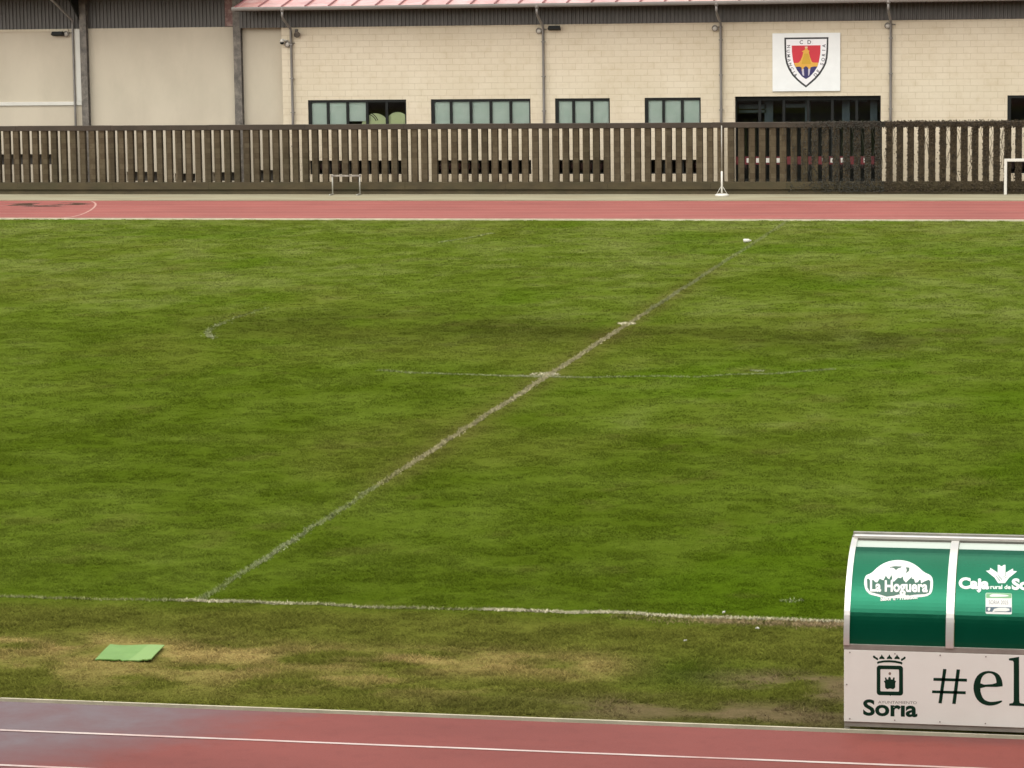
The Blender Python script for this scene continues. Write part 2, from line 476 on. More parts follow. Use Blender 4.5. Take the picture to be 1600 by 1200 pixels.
def turf_colour(x, y, jitter=None):
    """colour of the grass, straw and bare earth at (x, y)"""
    x = np.asarray(x, float); y = np.asarray(y, float)
    n1 = fbm(x * 0.16, y * 0.10, 3, 4); n2 = fbm(x * 0.55, y * 0.33, 21, 4)
    n3 = fbm(x * 1.6, y * 1.1, 40, 3); n5 = fbm(x * 2.2, y * 2.6, 151, 4); n4 = fbm(x * 0.06, y * 0.05, 77, 3)
    dark = np.array([0.100, 0.146, 0.011]); mid = np.array([0.146, 0.198, 0.024]); lite = np.array([0.228, 0.266, 0.066])
    t = np.clip(0.15 + 0.0105 * np.clip(y, 0, 62) + (n1 - 0.5) * 0.55 + (n2 - 0.5) * 0.5 + (n3 - 0.5) * 0.8 + (n5 - 0.5) * 0.36, 0, 1)  # paler with distance: the lightening of a grazing view put into the colour
    c = np.where((t < 0.5)[:, None], lerp(dark, mid, np.clip(t * 2, 0, 1)), lerp(mid, lite, np.clip(t * 2 - 1, 0, 1)))
    # vivid, lush clumps
    c = lerp(c, np.array([0.098, 0.172, 0.007]), 0.55 * sstep(0.58, 0.75, fbm(x * 0.30, y * 0.20, 55, 4)))
    # thinner, yellower growth
    c = lerp(c, np.array([0.178, 0.182, 0.034]), 0.32 * sstep(0.50, 0.72, fbm(x * 0.22, y * 0.16, 91, 5)))
    # trampled olive strip across the middle of the pitch
    band = np.exp(-((y - 29.5 - 0.12 * (x - 2) + (n1 - 0.5) * 8) / 2.6) ** 2) * sstep(-16, -4, x) * sstep(0.30, 0.55, n2)
    c = lerp(c, np.array([0.078, 0.088, 0.014]), 0.75 * band)
    worn = np.exp(-(x / 0.38) ** 2) * sstep(5, 12, y) * (1 - sstep(38, 50, y))
    c = lerp(c, np.array([0.165, 0.130, 0.045]), np.clip(0.45 * worn * (0.5 + n3), 0, 1))
    # margin outside the touchline: brown olive, straw band, bare earth by the shelter
    off = sstep(0.35, -0.9, y + (n2 - .5) * .8)
    c = lerp(c, np.array([0.178, 0.178, 0.036]) * (0.70 + 0.6 * n5)[:, None], 0.8 * off)
    yb = -2.75 - 0.06 * (x - 3) + (n2 - 0.5) * 0.9
    straw = np.exp(-((y - yb) / 0.62) ** 2) * sstep(0.30, 0.55, fbm(x * 0.9, y * 1.5, 64, 4)) * (1 - sstep(5.1, 6.3, x))
    straw = np.maximum(straw, 0.7 * np.exp(-((y + 3.4) / 0.9) ** 2) * sstep(0.47, 0.65, fbm(x * 1.3, y * 1.9, 68, 4)) * (1 - sstep(4.6, 6.0, x)))
    c = lerp(c, np.array([0.46, 0.345, 0.135]), np.clip(straw * 0.95, 0, 1))
    lush = np.exp(-(((x - 6.3) / 0.9) ** 2 + ((y + 2.9) / 0.8) ** 2))
    c = lerp(c, np.array([0.088, 0.155, 0.010]), 0.6 * lush)
    brown = sstep(-3.6, -4.7, y) * sstep(2.5, 6.5, x + (n2 - .5) * 2)
    c = lerp(c, np.array([0.100, 0.088, 0.034]), 0.65 * np.clip(brown, 0, 1))
    bare = bare_mask(x, y)
    c = lerp(c, np.array([0.225, 0.165, 0.095]), np.clip(bare, 0, 1) * 0.9)
    # mud kicked up along the touchline
    sand = np.exp(-((y + 0.20) / 0.17) ** 2) * sstep(5.0, 6.4, x) * sstep(0.3, 0.5, n3)
    c = lerp(c, np.array([0.25, 0.185, 0.10]), 0.8 * sand)
    # small scuffs and divots
    scuff = sstep(0.70, 0.78, fbm(x * 1.1, y * 0.8, 131, 4))
    c = lerp(c, np.array([0.16, 0.145, 0.040]), 0.25 * scuff)
    if jitter is not None:
        c = c * jitter
    return np.clip(c, 0.001, 1)

def bare_mask(x, y):
    k = fbm(np.asarray(x) * 1.5, np.asarray(y) * 2.4, 200, 4)
    b1 = np.exp(-(((x - 7.9) / 1.0) ** 2 + ((y + 3.35 + 0.25 * (x - 7.9)) / 0.42) ** 2))
    b2 = np.exp(-(((x - 6.9) / 1.5) ** 2 + ((y + 4.55) / 0.45) ** 2))
    return np.clip(np.maximum(b1 * 1.5, b2 * 0.85) * 1.5 * sstep(0.42, 0.60, k), 0, 1)

def turf_z(x, y):
    n = fbm(x * 1.4, y * 1.4, 9, 3) - 0.5
    edge = np.minimum(sstep(Y_T, Y_T + 0.6, y), 1 - sstep(Y_K1 - 0.8, Y_K1, y))
    return 0.05 * n * edge - 0.004

xs = np.concatenate([np.arange(-90, -32, 3.0), np.arange(-32, 16, 0.22), np.arange(16, 90, 3.0)])
ys = np.concatenate([np.arange(Y_T, 6, 0.11), np.arange(6, Y_K1 - 0.1, 0.3), [Y_K1]])
sheet("pitch_ground", xs, ys, turf_z, M_TURF, {"turf": lambda x, y: turf_colour(x, y)})

def wet_shade_near(x, y):
    n = fbm(x * 0.45, y * 0.8, 300, 4) - 0.5
    w = 1 - sstep(1.8, 5.0, x + (y + 5.0) * -0.9 + n * 2.0 - 0.0 + (-(y + 5.0)) * 0.0)
    w = np.maximum(w * 0.95, 0.8 * np.exp(-(((x - 3.2) / 0.6) ** 2 + ((y + 7.7) / 0.25) ** 2)))
    w = np.maximum(w, 0.55 * sstep(7.6, 8.6, x) * sstep(-5.9, -5.1, y))  # darker beside the shelter: its shade and reflection painted in through the wetness
    f2 = fbm(x * 0.55, y * 1.1, 350, 4)
    w = np.maximum(w, 0.75 * sstep(0.56, 0.70, f2) * (1 - sstep(2.5, 3.8, x)))
    return w * 0.78

def wet_far(x, y):
    n = fbm(x * 0.5, y * 1.5, 330, 3)
    p = np.exp(-(((x + 27.9) / 1.5) ** 4 + ((y - 68.15) / 0.85) ** 2))
    return np.clip(p * 2.4 * sstep(0.28, 0.6, fbm(x * 1.4, y * 2.2, 335, 3)), 0, 1.3) + 0.10 * n

sheet("running_track", np.concatenate([np.arange(-90, -6, 3.0), np.arange(-6, 16, 0.15), np.arange(16, 90, 3.0)]),
      np.arange(-14.0, Y_T - 0.05 + 0.01, 0.13), 0.0, M_TRACK, {"wet": wet_shade_near})
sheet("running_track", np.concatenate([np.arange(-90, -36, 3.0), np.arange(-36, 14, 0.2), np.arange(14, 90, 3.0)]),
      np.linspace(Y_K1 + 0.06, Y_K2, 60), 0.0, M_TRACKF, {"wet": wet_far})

def strip(name, x0, x1, y, w, z, material, ragged=0.0):
    xs_ = np.arange(x0, x1, 0.35)
    b = MB()
    V = []
    for x in xs_:
        V += [(x, y - w / 2 + random.uniform(-1, 1) * ragged, z), (x, y + w / 2 + random.uniform(-1, 1) * ragged, z)]
    b.add(V, [(2 * i, 2 * i + 2, 2 * i + 3, 2 * i + 1) for i in range(len(xs_) - 1)])
    return struct(b.build(name, material))

LANE = 1.281
for k in (1, 2, 3, 4, 5, 6):
    strip("lane_line", -60, 60, -5.03 - LANE * k, 0.055, 0.004, M_LINE, 0.004)
for k in range(1, 7):
    strip("lane_line", -80, 60, Y_K1 + 0.05 + LANE * 1.03 * k, 0.05, 0.004, M_FAINT, 0.004)
# curved relay mark painted on the far track
cv = MB()
pts = [on_ground(px, py, 0.005) for px, py in [(143, 314.6), (147, 316), (149.5, 318.5), (149, 321.5), (146, 325), (141, 328.6), (134, 332.2), (125, 335.8), (113, 338.8), (96, 341)]]
L, Rr = [], []
for i, p in enumerate(pts):
    d = pts[min(i + 1, len(pts) - 1)] - pts[max(i - 1, 0)]; d /= np.linalg.norm(d)
    n_ = np.array([-d[1], d[0], 0]) * 0.035
    L.append(p + n_); Rr.append(p - n_)
cv.add(L + Rr, [(i, i + 1, len(pts) + i + 1, len(pts) + i) for i in range(len(pts) - 1)])
struct(cv.build("curved_track_line", mat("curved_line_paint", (0.46, 0.26, 0.22), 0.6, 0.1)))

kb = MB(); kb.box(-90, 90, Y_T - 0.05, Y_T - 0.015, -0.03, 0.010)
struct(kb.build("track_kerb", M_KERB))
kb = MB(); kb.box(-90, 90, Y_K1, Y_K1 + 0.06, -0.03, 0.05)
struct(kb.build("track_kerb", M_KERB))
M_VERGE = mat("pale_concrete_verge", (0.27, 0.25, 0.165), 0.85, 0.18, 0.8, 0.3, 12, dirt=(0.22, 0.16, 0.09), dscale=0.5, damt=0.6, stretch=(0.6, 2, 1))
kb = MB(); kb.box(-90, 60, Y_K2 + 0.02, Y_FENCE + 0.3, -0.04, 0.03)
struct(kb.build("concrete_verge", M_VERGE))

# painted lines: chalk still clinging to the blades along each line
def triangles(name, P, C, material, kind):
    nt_ = len(P) // 3
    me = bpy.data.meshes.new(name)
    me.vertices.add(len(P)); me.vertices.foreach_set("co", P.astype(np.float32).ravel())
    me.loops.add(len(P)); me.loops.foreach_set("vertex_index", np.arange(len(P), dtype=np.int32))
    me.polygons.add(nt_); me.polygons.foreach_set("loop_start", (np.arange(nt_) * 3).astype(np.int32))
    me.polygons.foreach_set("loop_total", np.full(nt_, 3, np.int32))
    me.update()
    a_ = me.attributes.new("turf", 'FLOAT_COLOR', 'POINT')
    a_.data.foreach_set("color", np.concatenate([C, np.ones((len(C), 1))], 1).astype(np.float32).ravel())
    me.materials.append(material)
    o = bpy.data.objects.new(name, me)
    scene.collection.objects.link(o)
    o["kind"] = kind
    return o

C_CHALK, C_WHITE, C_SAND = np.array([0.44, 0.46, 0.30]), np.array([0.70, 0.65, 0.45]), np.array([0.34, 0.255, 0.145])
def painted(name, x, y, paint, cover, hgt=0.022):
    """blades at x, y; cover = share of them still carrying paint"""
    n = len(x)
    k = np.clip(cover * (0.72 + 0.56 * fbm(x * 2.6, y * 1.6, 410, 4)), 0, 1)
    keep = RNG.uniform(0, 1, n) < 0.15 + 1.3 * k
    x, y, k = x[keep], y[keep], k[keep]; n = len(x)
    dist = np.hypot(x - CAM_POS[0], y - CAM_POS[1]); w = 0.00021 * dist * RNG.uniform(0.7, 1.4, n)
    fa = RNG.uniform(0, 6.28, n); la = RNG.uniform(0, 6.28, n)
    hh = hgt * RNG.uniform(0.6, 1.5, n); ll = hh * RNG.uniform(0.3, 1.5, n)
    z = turf_z(x, y) + 0.003
    v0 = np.stack([x - w * np.cos(fa), y - w * np.sin(fa), z], 1); v1 = np.stack([x + w * np.cos(fa), y + w * np.sin(fa), z], 1)
    v2 = np.stack([x + ll * np.cos(la), y + ll * np.sin(la), z + hh], 1)
    P = np.stack([v0, v1, v2], 1).reshape(-1, 3)
    mix = np.clip(k * RNG.uniform(0.9, 1.2, n), 0, 1)[:, None]
    col = turf_colour(x, y) * (1 - mix) + paint * mix * RNG.uniform(0.85, 1.1, n)[:, None]
    return triangles(name, P, np.repeat(col, 3, 0), M_CHALKED, 'structure')

def chalk(name, path, width, paint, cover, per=2600):
    length, fn = path
    n = int(length * width * per)
    s_ = RNG.uniform(0, length, n); o = RNG.normal(0, width * 0.33, n)
    x, y, nx, ny = fn(s_)
    return painted(name, x + nx * o, y + ny * o, paint, cover(s_))

def straight(x0, y0, x1, y1):
    L_ = math.hypot(x1 - x0, y1 - y0); dx, dy = (x1 - x0) / L_, (y1 - y0) / L_
    return L_, lambda s: (x0 + dx * s, y0 + dy * s, -dy + 0 * s, dx + 0 * s)

CY = 30.39
def arc(a0, a1, r=9.15):
    L_ = r * abs(a1 - a0)
    def fn(s):
        t = a0 + (a1 - a0) * s / L_
        return r * np.cos(t), CY + r * np.sin(t), np.cos(t), np.sin(t)
    return L_, fn

def cov_half(s):
    return 0.34 + 0.30 * np.exp(-((s - 18) / 5.0) ** 2) + 0.5 * np.exp(-((s - 21.24) / 0.5) ** 2) + 0.15 * np.exp(-((s - 11.5) / 1.5) ** 2) + 0.18 * np.exp(-((s - 27) / 3.0) ** 2) + 0.2 * np.exp(-((s - 3.2) / 1.2) ** 2) - 0.16 * sstep(36, 52, s)
def half_paint(name, y0, y1, paint):
    return chalk(name, straight(0, y0, 0, y1), 0.095, paint, lambda s: 0.06 + 0.72 * cov_half(s + y0), 4800)
half_paint("halfway_line", 0, 8.5, C_CHALK)
half_paint("halfway_line", 8.5, 33, np.array([0.60, 0.53, 0.35]))
half_paint("halfway_line", 33, 60.8, C_CHALK * 0.9)
def cov_touch(s):
    x = s - 12
    return 0.25 - 0.05 * (x < 0) + 0.7 * np.exp(-((x - 0.1) / 0.35) ** 2) + 0.5 * np.exp(-((x - 0.95) / 0.35) ** 2) + 0.25 * np.exp(-((x - 2.0) / 0.5) ** 2) + 0.65 * sstep(3.4, 3.55, x) - 0.12 * sstep(5.6, 6.6, x)
chalk("touchline", straight(-12, 0.0, 14, 0.0), 0.085, C_WHITE, cov_touch, 9000)
chalk("touchline_sand", straight(5.0, -0.19, 14, -0.19), 0.30, C_SAND, lambda s: 0.30 + 0.45 * sstep(0.2, 1.6, s), 3200)
def blot(px, py, rx, ry, cover, paint=C_WHITE, n=260):
    c = on_ground(px, py)
    t, q = RNG.uniform(0, 6.28, n), np.sqrt(RNG.uniform(0, 1, n))
    return painted("chalk_spot", c[0] + rx * q * np.cos(t), c[1] + ry * q * np.sin(t), paint, np.full(n, cover))
blot(979, 506, 0.20, 0.26, 1.0)
blot(851, 586, 0.30, 0.26, 0.9)
blot(1183, 580, 0.14, 0.10, 0.55, C_CHALK, 120)
blot(1237, 940, 0.15, 0.09, 0.40, C_CHALK * 1.1, 110)
hook = [on_ground(px, py) for px, py in [(333, 529), (328, 525), (324.5, 521), (325, 517), (330, 513), (338, 509), (350, 504), (366, 498), (384, 492), (404, 485), (420, 480)]]
hx = np.concatenate([np.linspace(hook[i][0], hook[i + 1][0], 90) for i in range(len(hook) - 1)]); hy = np.concatenate([np.linspace(hook[i][1], hook[i + 1][1], 90) for i in range(len(hook) - 1)])
painted("centre_circle", hx + RNG.normal(0, .05, len(hx)), hy + RNG.normal(0, .05, len(hx)), C_CHALK, np.linspace(0.55, 0.2, len(hx)))
chalk("centre_circle", arc(R(248), R(305)), 0.12, C_CHALK, lambda s: 0.30 + 0.35 * np.exp(-((s - 3.2) / 0.9) ** 2), 4200)
chalk("old_pitch_line", straight(-9.3, 52.0, -8.4, 55.6), 0.12, C_CHALK, lambda s: 0.28 + 0 * s, 1600)

# grass blades, real little triangles, densest where the camera stands nearest
def grow_grass():
    bands = [(-4.98, 4, 330, 12), (4, 15, 210, 11), (15, 30, 125, 10), (30, 45, 75, 10), (45, 60.9, 52, 10)]
    P, H, Wd, C = [], [], [], []
    for y0, y1, dens, nb in bands:
        def xl(y): return -0.5 - (y + 5) * 0.397 - 7.5
        def xr(y): return 10.0 - (y + 5) * 0.040 + 6.0
        xa, xb = min(xl(y0), xl(y1)), max(xr(y0), xr(y1))
        n = int((xb - xa) * (y1 - y0) * dens)
        x = RNG.uniform(xa, xb, n); y = RNG.uniform(y0, y1, n)
        ok = (x > xl(y)) & (x < xr(y))
        clump = fbm(x * 2.2, y * 2.2, 500, 3)
        bald = bare_mask(x, y)
        ok &= RNG.uniform(0, 1, n) > bald * 0.93
        ok &= RNG.uniform(0, 1, n) < 0.85 + 0.4 * sstep(0.3, 0.6, clump)
        # the painted lines are walked thin
        ln = (np.abs(x) < 0.11) & (y > 0) | (np.abs(y) < 0.09) & (x > 0) | (np.abs(np.hypot(x, y - CY) - 9.15) < 0.06)
        ok &= ~(ln & (RNG.uniform(0, 1, n) < 0.85))
        mat_hole = (x > -0.35) & (x < 0.5) & (y > -3.00) & (y < -2.25)
        ok &= ~mat_hole
        x, y, clump = x[ok], y[ok], clump[ok]
        n = len(x)
        col = turf_colour(x, y, (RNG.uniform(0.86, 1.16, n))[:, None]) 
        dist = np.hypot(x - CAM_POS[0], y - CAM_POS[1])
        wd = 0.00022 * dist
        h = (0.008 + 0.015 * sstep(0.35, 0.65, clump)) * RNG.uniform(0.7, 1.3, n) * (0.8 + dist / 180)
        h = h * (0.6 + 0.4 * sstep(0.2, 0.5, np.abs(y))) * (1 + 0.7 * sstep(-0.3, -1.5, y))
        rad = 0.05 + 0.0006 * dist
        idx = np.repeat(np.arange(n), nb)
        m = len(idx)
        a = RNG.uniform(0, 2 * np.pi, m); q = np.sqrt(RNG.uniform(0, 1, m)) * rad[idx]
        bx = x[idx] + q * np.cos(a); by = np.clip(y[idx] + q * np.sin(a), Y_T + 0.01, Y_K1 - 0.01)
        fa = RNG.uniform(0, 2 * np.pi, m); w = wd[idx] * RNG.uniform(0.7, 1.5, m)
        la = RNG.uniform(0, 2 * np.pi, m); ll = h[idx] * RNG.uniform(0.4, 2.4, m)
        hh = h[idx] * RNG.uniform(0.6, 1.2, m)
        bz = turf_z(bx, by) - 0.002
        v0 = np.stack([bx - w * np.cos(fa), by - w * np.sin(fa), bz], 1)
        v1 = np.stack([bx + w * np.cos(fa), by + w * np.sin(fa), bz], 1)
        v2 = np.stack([bx + ll * np.cos(la), by + ll * np.sin(la), bz + hh], 1)
        P.append(np.stack([v0, v1, v2], 1).reshape(-1, 3))
        jj = 0.10 + 0.18 * sstep(0, -1.2, y)[idx]
        cc = col[idx] * (1 + RNG.uniform(-1, 1, m) * jj)[:, None]
        C.append(np.repeat(cc, 3, 0))
    P = np.concatenate(P); C = np.concatenate(C)
    triangles("grass", P, C, M_BLADE, 'stuff')
grow_grass()

# ------------------------------------------------------------------ walls with openings
def wall_mb(x0, x1, z0, z1, yf, holes, depth, thick=0.4):
    b = MB()
    X = sorted({x0, x1, *[h[0] for h in holes], *[h[1] for h in holes]})
    Z = sorted({z0, z1, *[h[2] for h in holes], *[h[3] for h in holes]})
    for i in range(len(X) - 1):
        for j in range(len(Z) - 1):
            cx, cz = (X[i] + X[i + 1]) / 2, (Z[j] + Z[j + 1]) / 2
            if any(h[0] < cx < h[1] and h[2] < cz < h[3] for h in holes):
                continue
            b.add([(X[i], yf, Z[j]), (X[i + 1], yf, Z[j]), (X[i + 1], yf, Z[j + 1]), (X[i], yf, Z[j + 1])], [(0, 1, 2, 3)])
    for a, c, lo, hi in holes:
        y2 = yf + depth
        b.add([(a, yf, lo), (a, yf, hi), (a, y2, hi), (a, y2, lo)], [(0, 1, 2, 3)])
        b.add([(c, yf, lo), (c, y2, lo), (c, y2, hi), (c, yf, hi)], [(0, 1, 2, 3)])
        b.add([(a, yf, hi), (c, yf, hi), (c, y2, hi), (a, y2, hi)], [(0, 1, 2, 3)])
        b.add([(a, yf, lo), (a, y2, lo), (c, y2, lo), (c, yf, lo)], [(0, 1, 2, 3)])
    return b

YW = 77.5
WTOP = 6.17
XL, XR = -21.44, 24.0
up_w = [(-20.437, -16.544, 5), (-15.573, -11.694, 5), (-10.744, -8.639, 3), (-7.311, -5.181, 3), (6.16, 10.0, 5)]
holes = [(a, b, 2.28, 3.385) for a, b, n in up_w] + [(a, b, 0.52, 1.06) for a, b, n in up_w]
ENT = (-3.898, 1.534, 0.06, 3.41)
holes.append(ENT)
club = thing("club_building", (XL, YW, 0), "cream block clubhouse with red metal roof, dark windows and a wide glazed entrance", "building")
w = wall_mb(XL, XR, 0.0, WTOP, YW, holes, 0.30)
w.add([(XL, YW, 0), (XL, YW, WTOP), (XL, YW + 13, WTOP), (XL, YW + 13, 0)], [(0, 1, 2, 3)])
w.add([(XR, YW, 0), (XR, YW + 13, 0), (XR, YW + 13, WTOP), (XR, YW, WTOP)], [(0, 1, 2, 3)])
w.add([(XL, YW + 13, 0), (XL, YW + 13, WTOP), (XR, YW + 13, WTOP), (XR, YW + 13, 0)], [(0, 1, 2, 3)])
w.build("wall", M_BLOCK, club, fixnormals=False)
inn = MB()
inn.add([(XL + .1, YW + 3.0, 0), (XR - .1, YW + 3.0, 0), (XR - .1, YW + 3.0, WTOP), (XL + .1, YW + 3.0, WTOP)], [(0, 1, 2, 3)])
inn.add([(XL + .1, YW + .35, WTOP - .1), (XR - .1, YW + .35, WTOP - .1), (XR - .1, YW + 3.0, WTOP - .1), (XL + .1, YW + 3.0, WTOP - .1)], [(0, 1, 2, 3)])
inn.build("interior_wall", M_DARK, club, fixnormals=False)

def corrugated(x0, x1, z0, z1, y, pitch=0.15, depth=0.035):
    b = MB(); prof = []
    x = x0
    while x < x1:
        prof += [(x, y), (x + pitch * .4, y), (x + pitch * .5, y - depth), (x + pitch * .9, y - depth)]
        x += pitch
    n = len(prof)
    b.add([(p[0], p[1], z0) for p in prof] + [(p[0], p[1], z1) for p in prof], [(i, i + 1, n + i + 1, n + i) for i in range(n - 1)])
    return b
corrugated(-23.1, XR, WTOP, 6.99, YW - 0.03).build("cladding", M_CLAD, club, fixnormals=False)
EY = 76.38
sf = MB(); sf.add([(-22.95, EY, 6.93), (XR, EY, 6.93), (XR, YW, 6.86), (-22.95, YW, 6.86)], [(0, 1, 2, 3)])
sf.box(-22.95, XR, EY + 0.02, EY + 0.06, 6.80, 6.93)
sf.build("soffit", M_SOFFIT, club)
# roof with standing seams
slope = math.tan(R(11))
rf = MB()
def rz(y): return 6.97 + (y - EY) * slope
rf.add([(-23.0, EY - .06, rz(EY - .06)), (XR, EY - .06, rz(EY - .06)), (XR, 91, rz(91)), (-23.0, 91, rz(91)),
        (-23.0, EY - .06, rz(EY - .06) - .05), (XR, EY - .06, rz(EY - .06) - .05), (XR, 91, rz(91) - .05), (-23.0, 91, rz(91) - .05)],
       [(0, 1, 2, 3), (4, 7, 6, 5), (0, 4, 5, 1), (1, 5, 6, 2), (2, 6, 7, 3), (3, 7, 4, 0)])
roof = rf.build("roof", M_ROOF, club)
sm = MB(); x = -22.9
while x < XR:
    sm.add([(x - .03, EY - .06, rz(EY - .06) + .002), (x + .03, EY - .06, rz(EY - .06) + .002), (x + .03, 91, rz(91) + .002), (x - .03, 91, rz(91) + .002),
            (x - .02, EY - .06, rz(EY - .06) + .05), (x + .02, EY - .06, rz(EY - .06) + .05), (x + .02, 91, rz(91) + .05), (x - .02, 91, rz(91) + .05)],
           [(0, 1, 5, 4), (1, 2, 6, 5), (3, 7, 6, 2), (0, 4, 7, 3), (4, 5, 6, 7)])
    x += 0.92
sm.build("roof_seams", M_SEAM, roof)
gt = MB()
prof = [(EY - .10 + .085 * math.cos(t), 6.95 + .12 * math.sin(t)) for t in np.linspace(math.pi, 2 * math.pi, 9)] + [(EY - .10 + .085, 6.97), (EY - .10 + .065, 6.97)] + [(EY - .10 + .065 * math.cos(t), 6.955 + .10 * math.sin(t)) for t in np.linspace(2 * math.pi, math.pi, 9)] + [(EY - .165, 6.97), (EY - .185, 6.97)]
gt.sweep(prof, -23.02, XR)
gt.build("gutter", M_GUTTER, club)
for px in (457, 850, 1127, 1392):
    X = at(px, 110, YW)[0]
    dp = MB()
    dp.tube([(X, EY - .1, 6.88), (X, EY - .1, 6.62), (X, EY - .05, 6.52), (X, YW - .14, 6.12), (X, YW - .10, 6.04), (X, YW - .10, 3.0), (X, YW - .10, 0.1)], 0.05, 10)
    for z in (5.5, 4.2, 2.9, 1.6):
        dp.box(X - .07, X + .07, YW - .16, YW, z, z + .04)
    dp.tube([(X, EY - .1, 6.92), (X, EY - .1, 6.78)], 0.075, 10)
    dp.build("downpipe", M_PIPE, club)

# windows
def window(a, b, lo, hi, n, blinds, yf=YW + 0.03):
    f = MB(); fw = 0.09
    f.box(a, b, yf, yf + .08, hi - .10, hi); f.box(a, b, yf, yf + .08, lo, lo + .06)
    step = (b - a) / n
    for k in range(n + 1):
        xc = a + step * k
        wl, wr = (0, fw * 1.4) if k == 0 else ((fw * .6, 0) if k == n else (fw * .55, fw * .55))
        f.box(xc - wl, xc + wr, yf - .004, yf + .082, lo + .06, hi - .10)
    fo = f.build("window", M_FRAME, club)
    for k in range(n):
        x0, x1 = a + step * k + .02, a + step * (k + 1) - .02
        p = MB(); p.add([(x0, yf + .05, lo + .03), (x1, yf + .05, lo + .03), (x1, yf + .05, hi - .05), (x0, yf + .05, hi - .05)], [(0, 1, 2, 3)])
        p.build("pane", M_GLASS, fo, fixnormals=False)
        if k in blinds:
            p = MB()
            p.box(x0 + .02, x1 - .02, yf + .09, yf + .105, lo + (0.28 if (k == 2 and n == 5 and len(blinds) == 3) else .0), hi - .04)
            p.build("blind", M_BLIND, fo)
window(*up_w[0][:2], 2.28, 3.385, 5, {0, 1, 2})
window(*up_w[1][:2], 2.28, 3.385, 5, {0, 1, 2, 3, 4})
window(*up_w[2][:2], 2.28, 3.385, 3, {0, 1, 2})
window(*up_w[3][:2], 2.28, 3.385, 3, {0, 1, 2})
window(*up_w[4][:2], 2.28, 3.385, 5, set())
for a, b, n in up_w:
    f = MB()
    f.box(a, b, YW + .18, YW + .22, .99, 1.06); f.box(a, b, YW + .18, YW + .22, .52, .57)
    for k in range(n + 1):
        xc = min(max(a + (b - a) / n * k, a + .03), b - .03)
        f.box(xc - .03, xc + .03, YW + .178, YW + .222, .57, .99)
    fo = f.build("basement_window", M_FRAME, club)
    p = MB(); p.add([(a, YW + .2, .55), (b, YW + .2, .55), (b, YW + .2, 1.0), (a, YW + .2, 1.0)], [(0, 1, 2, 3)])
    p.build("pane", M_GLASS, fo, fixnormals=False)
# glazed entrance
a, b, lo, hi = ENT
yf = YW + .22
f = MB()
f.box(a, b, yf, yf + .08, hi - .16, hi); f.box(a, b, yf, yf + .08, 2.28, 2.42)
f.box(a, b, yf + .002, yf + .078, lo, lo + .25)
edges = np.linspace(a, b, 7)
for k, xc in enumerate(edges):
    f.box(max(a, xc - .05), min(b, xc + .05), yf - .004, yf + .084, lo + .25, hi - .16)
door = f.build("glass_entrance", M_FRAME, club)
for k in range(6):
    p = MB(); p.add([(edges[k], yf + .05, lo + .2), (edges[k + 1], yf + .05, lo + .2), (edges[k + 1], yf + .05, hi - .1), (edges[k], yf + .05, hi - .1)], [(0, 1, 2, 3)])
    p.build("pane", M_GLASS, door, fixnormals=False)
ins = MB()
for px0, px1, py0, py1 in [(1155, 1198, 163, 170), (1155, 1198, 172, 176), (1195, 1208, 152, 196), (1225, 1258, 162, 168), (1258, 1266, 152, 196), (1268, 1300, 155, 159), (1316, 1328, 152, 196), (1330, 1355, 154, 159), (1360, 1371, 152, 196)]:
    p0, p1 = at(px0, py1, YW + 1.3), at(px1, py0, YW + 1.3)
    ins.box(p0[0], p1[0], YW + 1.25, YW + 1.35, p0[2], p1[2])
ins.build("hallway_beams", mat("slate_blue_frames", (0.10, 0.125, 0.145), 0.5, 0.3, 2), club)
M_TAPE = mat("red_band", (0.11, 0.012, 0.015), 0.6, 0.3, 3)
bd = MB()
for px0, px1 in [(1150, 1366)]:
    bd.box(at(px0, 257, yf)[0], at(px1, 257, yf)[0], yf - .012, yf - .006, .86, 1.16)
band = bd.build("glazing_band", M_TAPE, door)
for px in list(range(1172, 1230, 15)) + [1290, 1303, 1319, 1355]:
    X = at(px, 257, yf)[0]
    bd = MB(); bd.box(X - .13, X + .13, yf - .018, yf - .0125, .93, 1.10)
    bd.build("white_patch", M_WHITE, band)

# ------------------------------------------------------------------ sports hall on the left
YH = 77.85
HZ = 6.22
hall = thing("sports_hall", (-46, YH, 0), "smooth cream rendered hall with grey corrugated top left of the block clubhouse", "building")
hh = [(at(198, 275, YH)[0], at(250, 275, YH)[0], .25, .62), (at(273, 275, YH)[0], at(305, 275, YH)[0], .25, .55), (at(332, 275, YH)[0], at(369, 275, YH)[0], .25, .60), (-46, at(86, 245, YH)[0], .90, 1.32), (at(400, 275, YH)[0], at(432, 275, YH)[0], .25, .68)]
wb = wall_mb(-46, XL + 0.0, 0, HZ, YH, hh, .3)
wb.add([(-46, YH + 14, 0), (-46, YH + 14, HZ), (XL, YH + 14, HZ), (XL, YH + 14, 0)], [(0, 1, 2, 3)])
wb.add([(-46, YH, 0), (-46, YH, HZ), (-46, YH + 14, HZ), (-46, YH + 14, 0)], [(0, 1, 2, 3)])
wb.build("wall", M_RENDER, hall, fixnormals=False)
for h in hh:
    ib = MB(); ib.box(h[0], h[1], YH + .3, YH + .34, h[2], h[3])
    ib.build("vent_opening", M_DARK, hall)
corrugated(-46, -23.3, HZ, 7.85, YH + .06).build("cladding", M_CLAD, hall, fixnormals=False)
fl = MB(); fl.box(-46, -30.2, YH - .05, YH, HZ - .10, HZ)
fl.build("lintel", mat("pale_lintel", (0.50, 0.44, 0.33), 0.8, 0.06, 1), hall)
hr = MB(); hr.sweep([(YH - 2.3, 7.50), (YH - 2.3, 7.7), (YH + 14, 10.4), (YH + 14, 10.2)], -46, -22.9)
hr.build("roof", M_SOFFIT, hall)
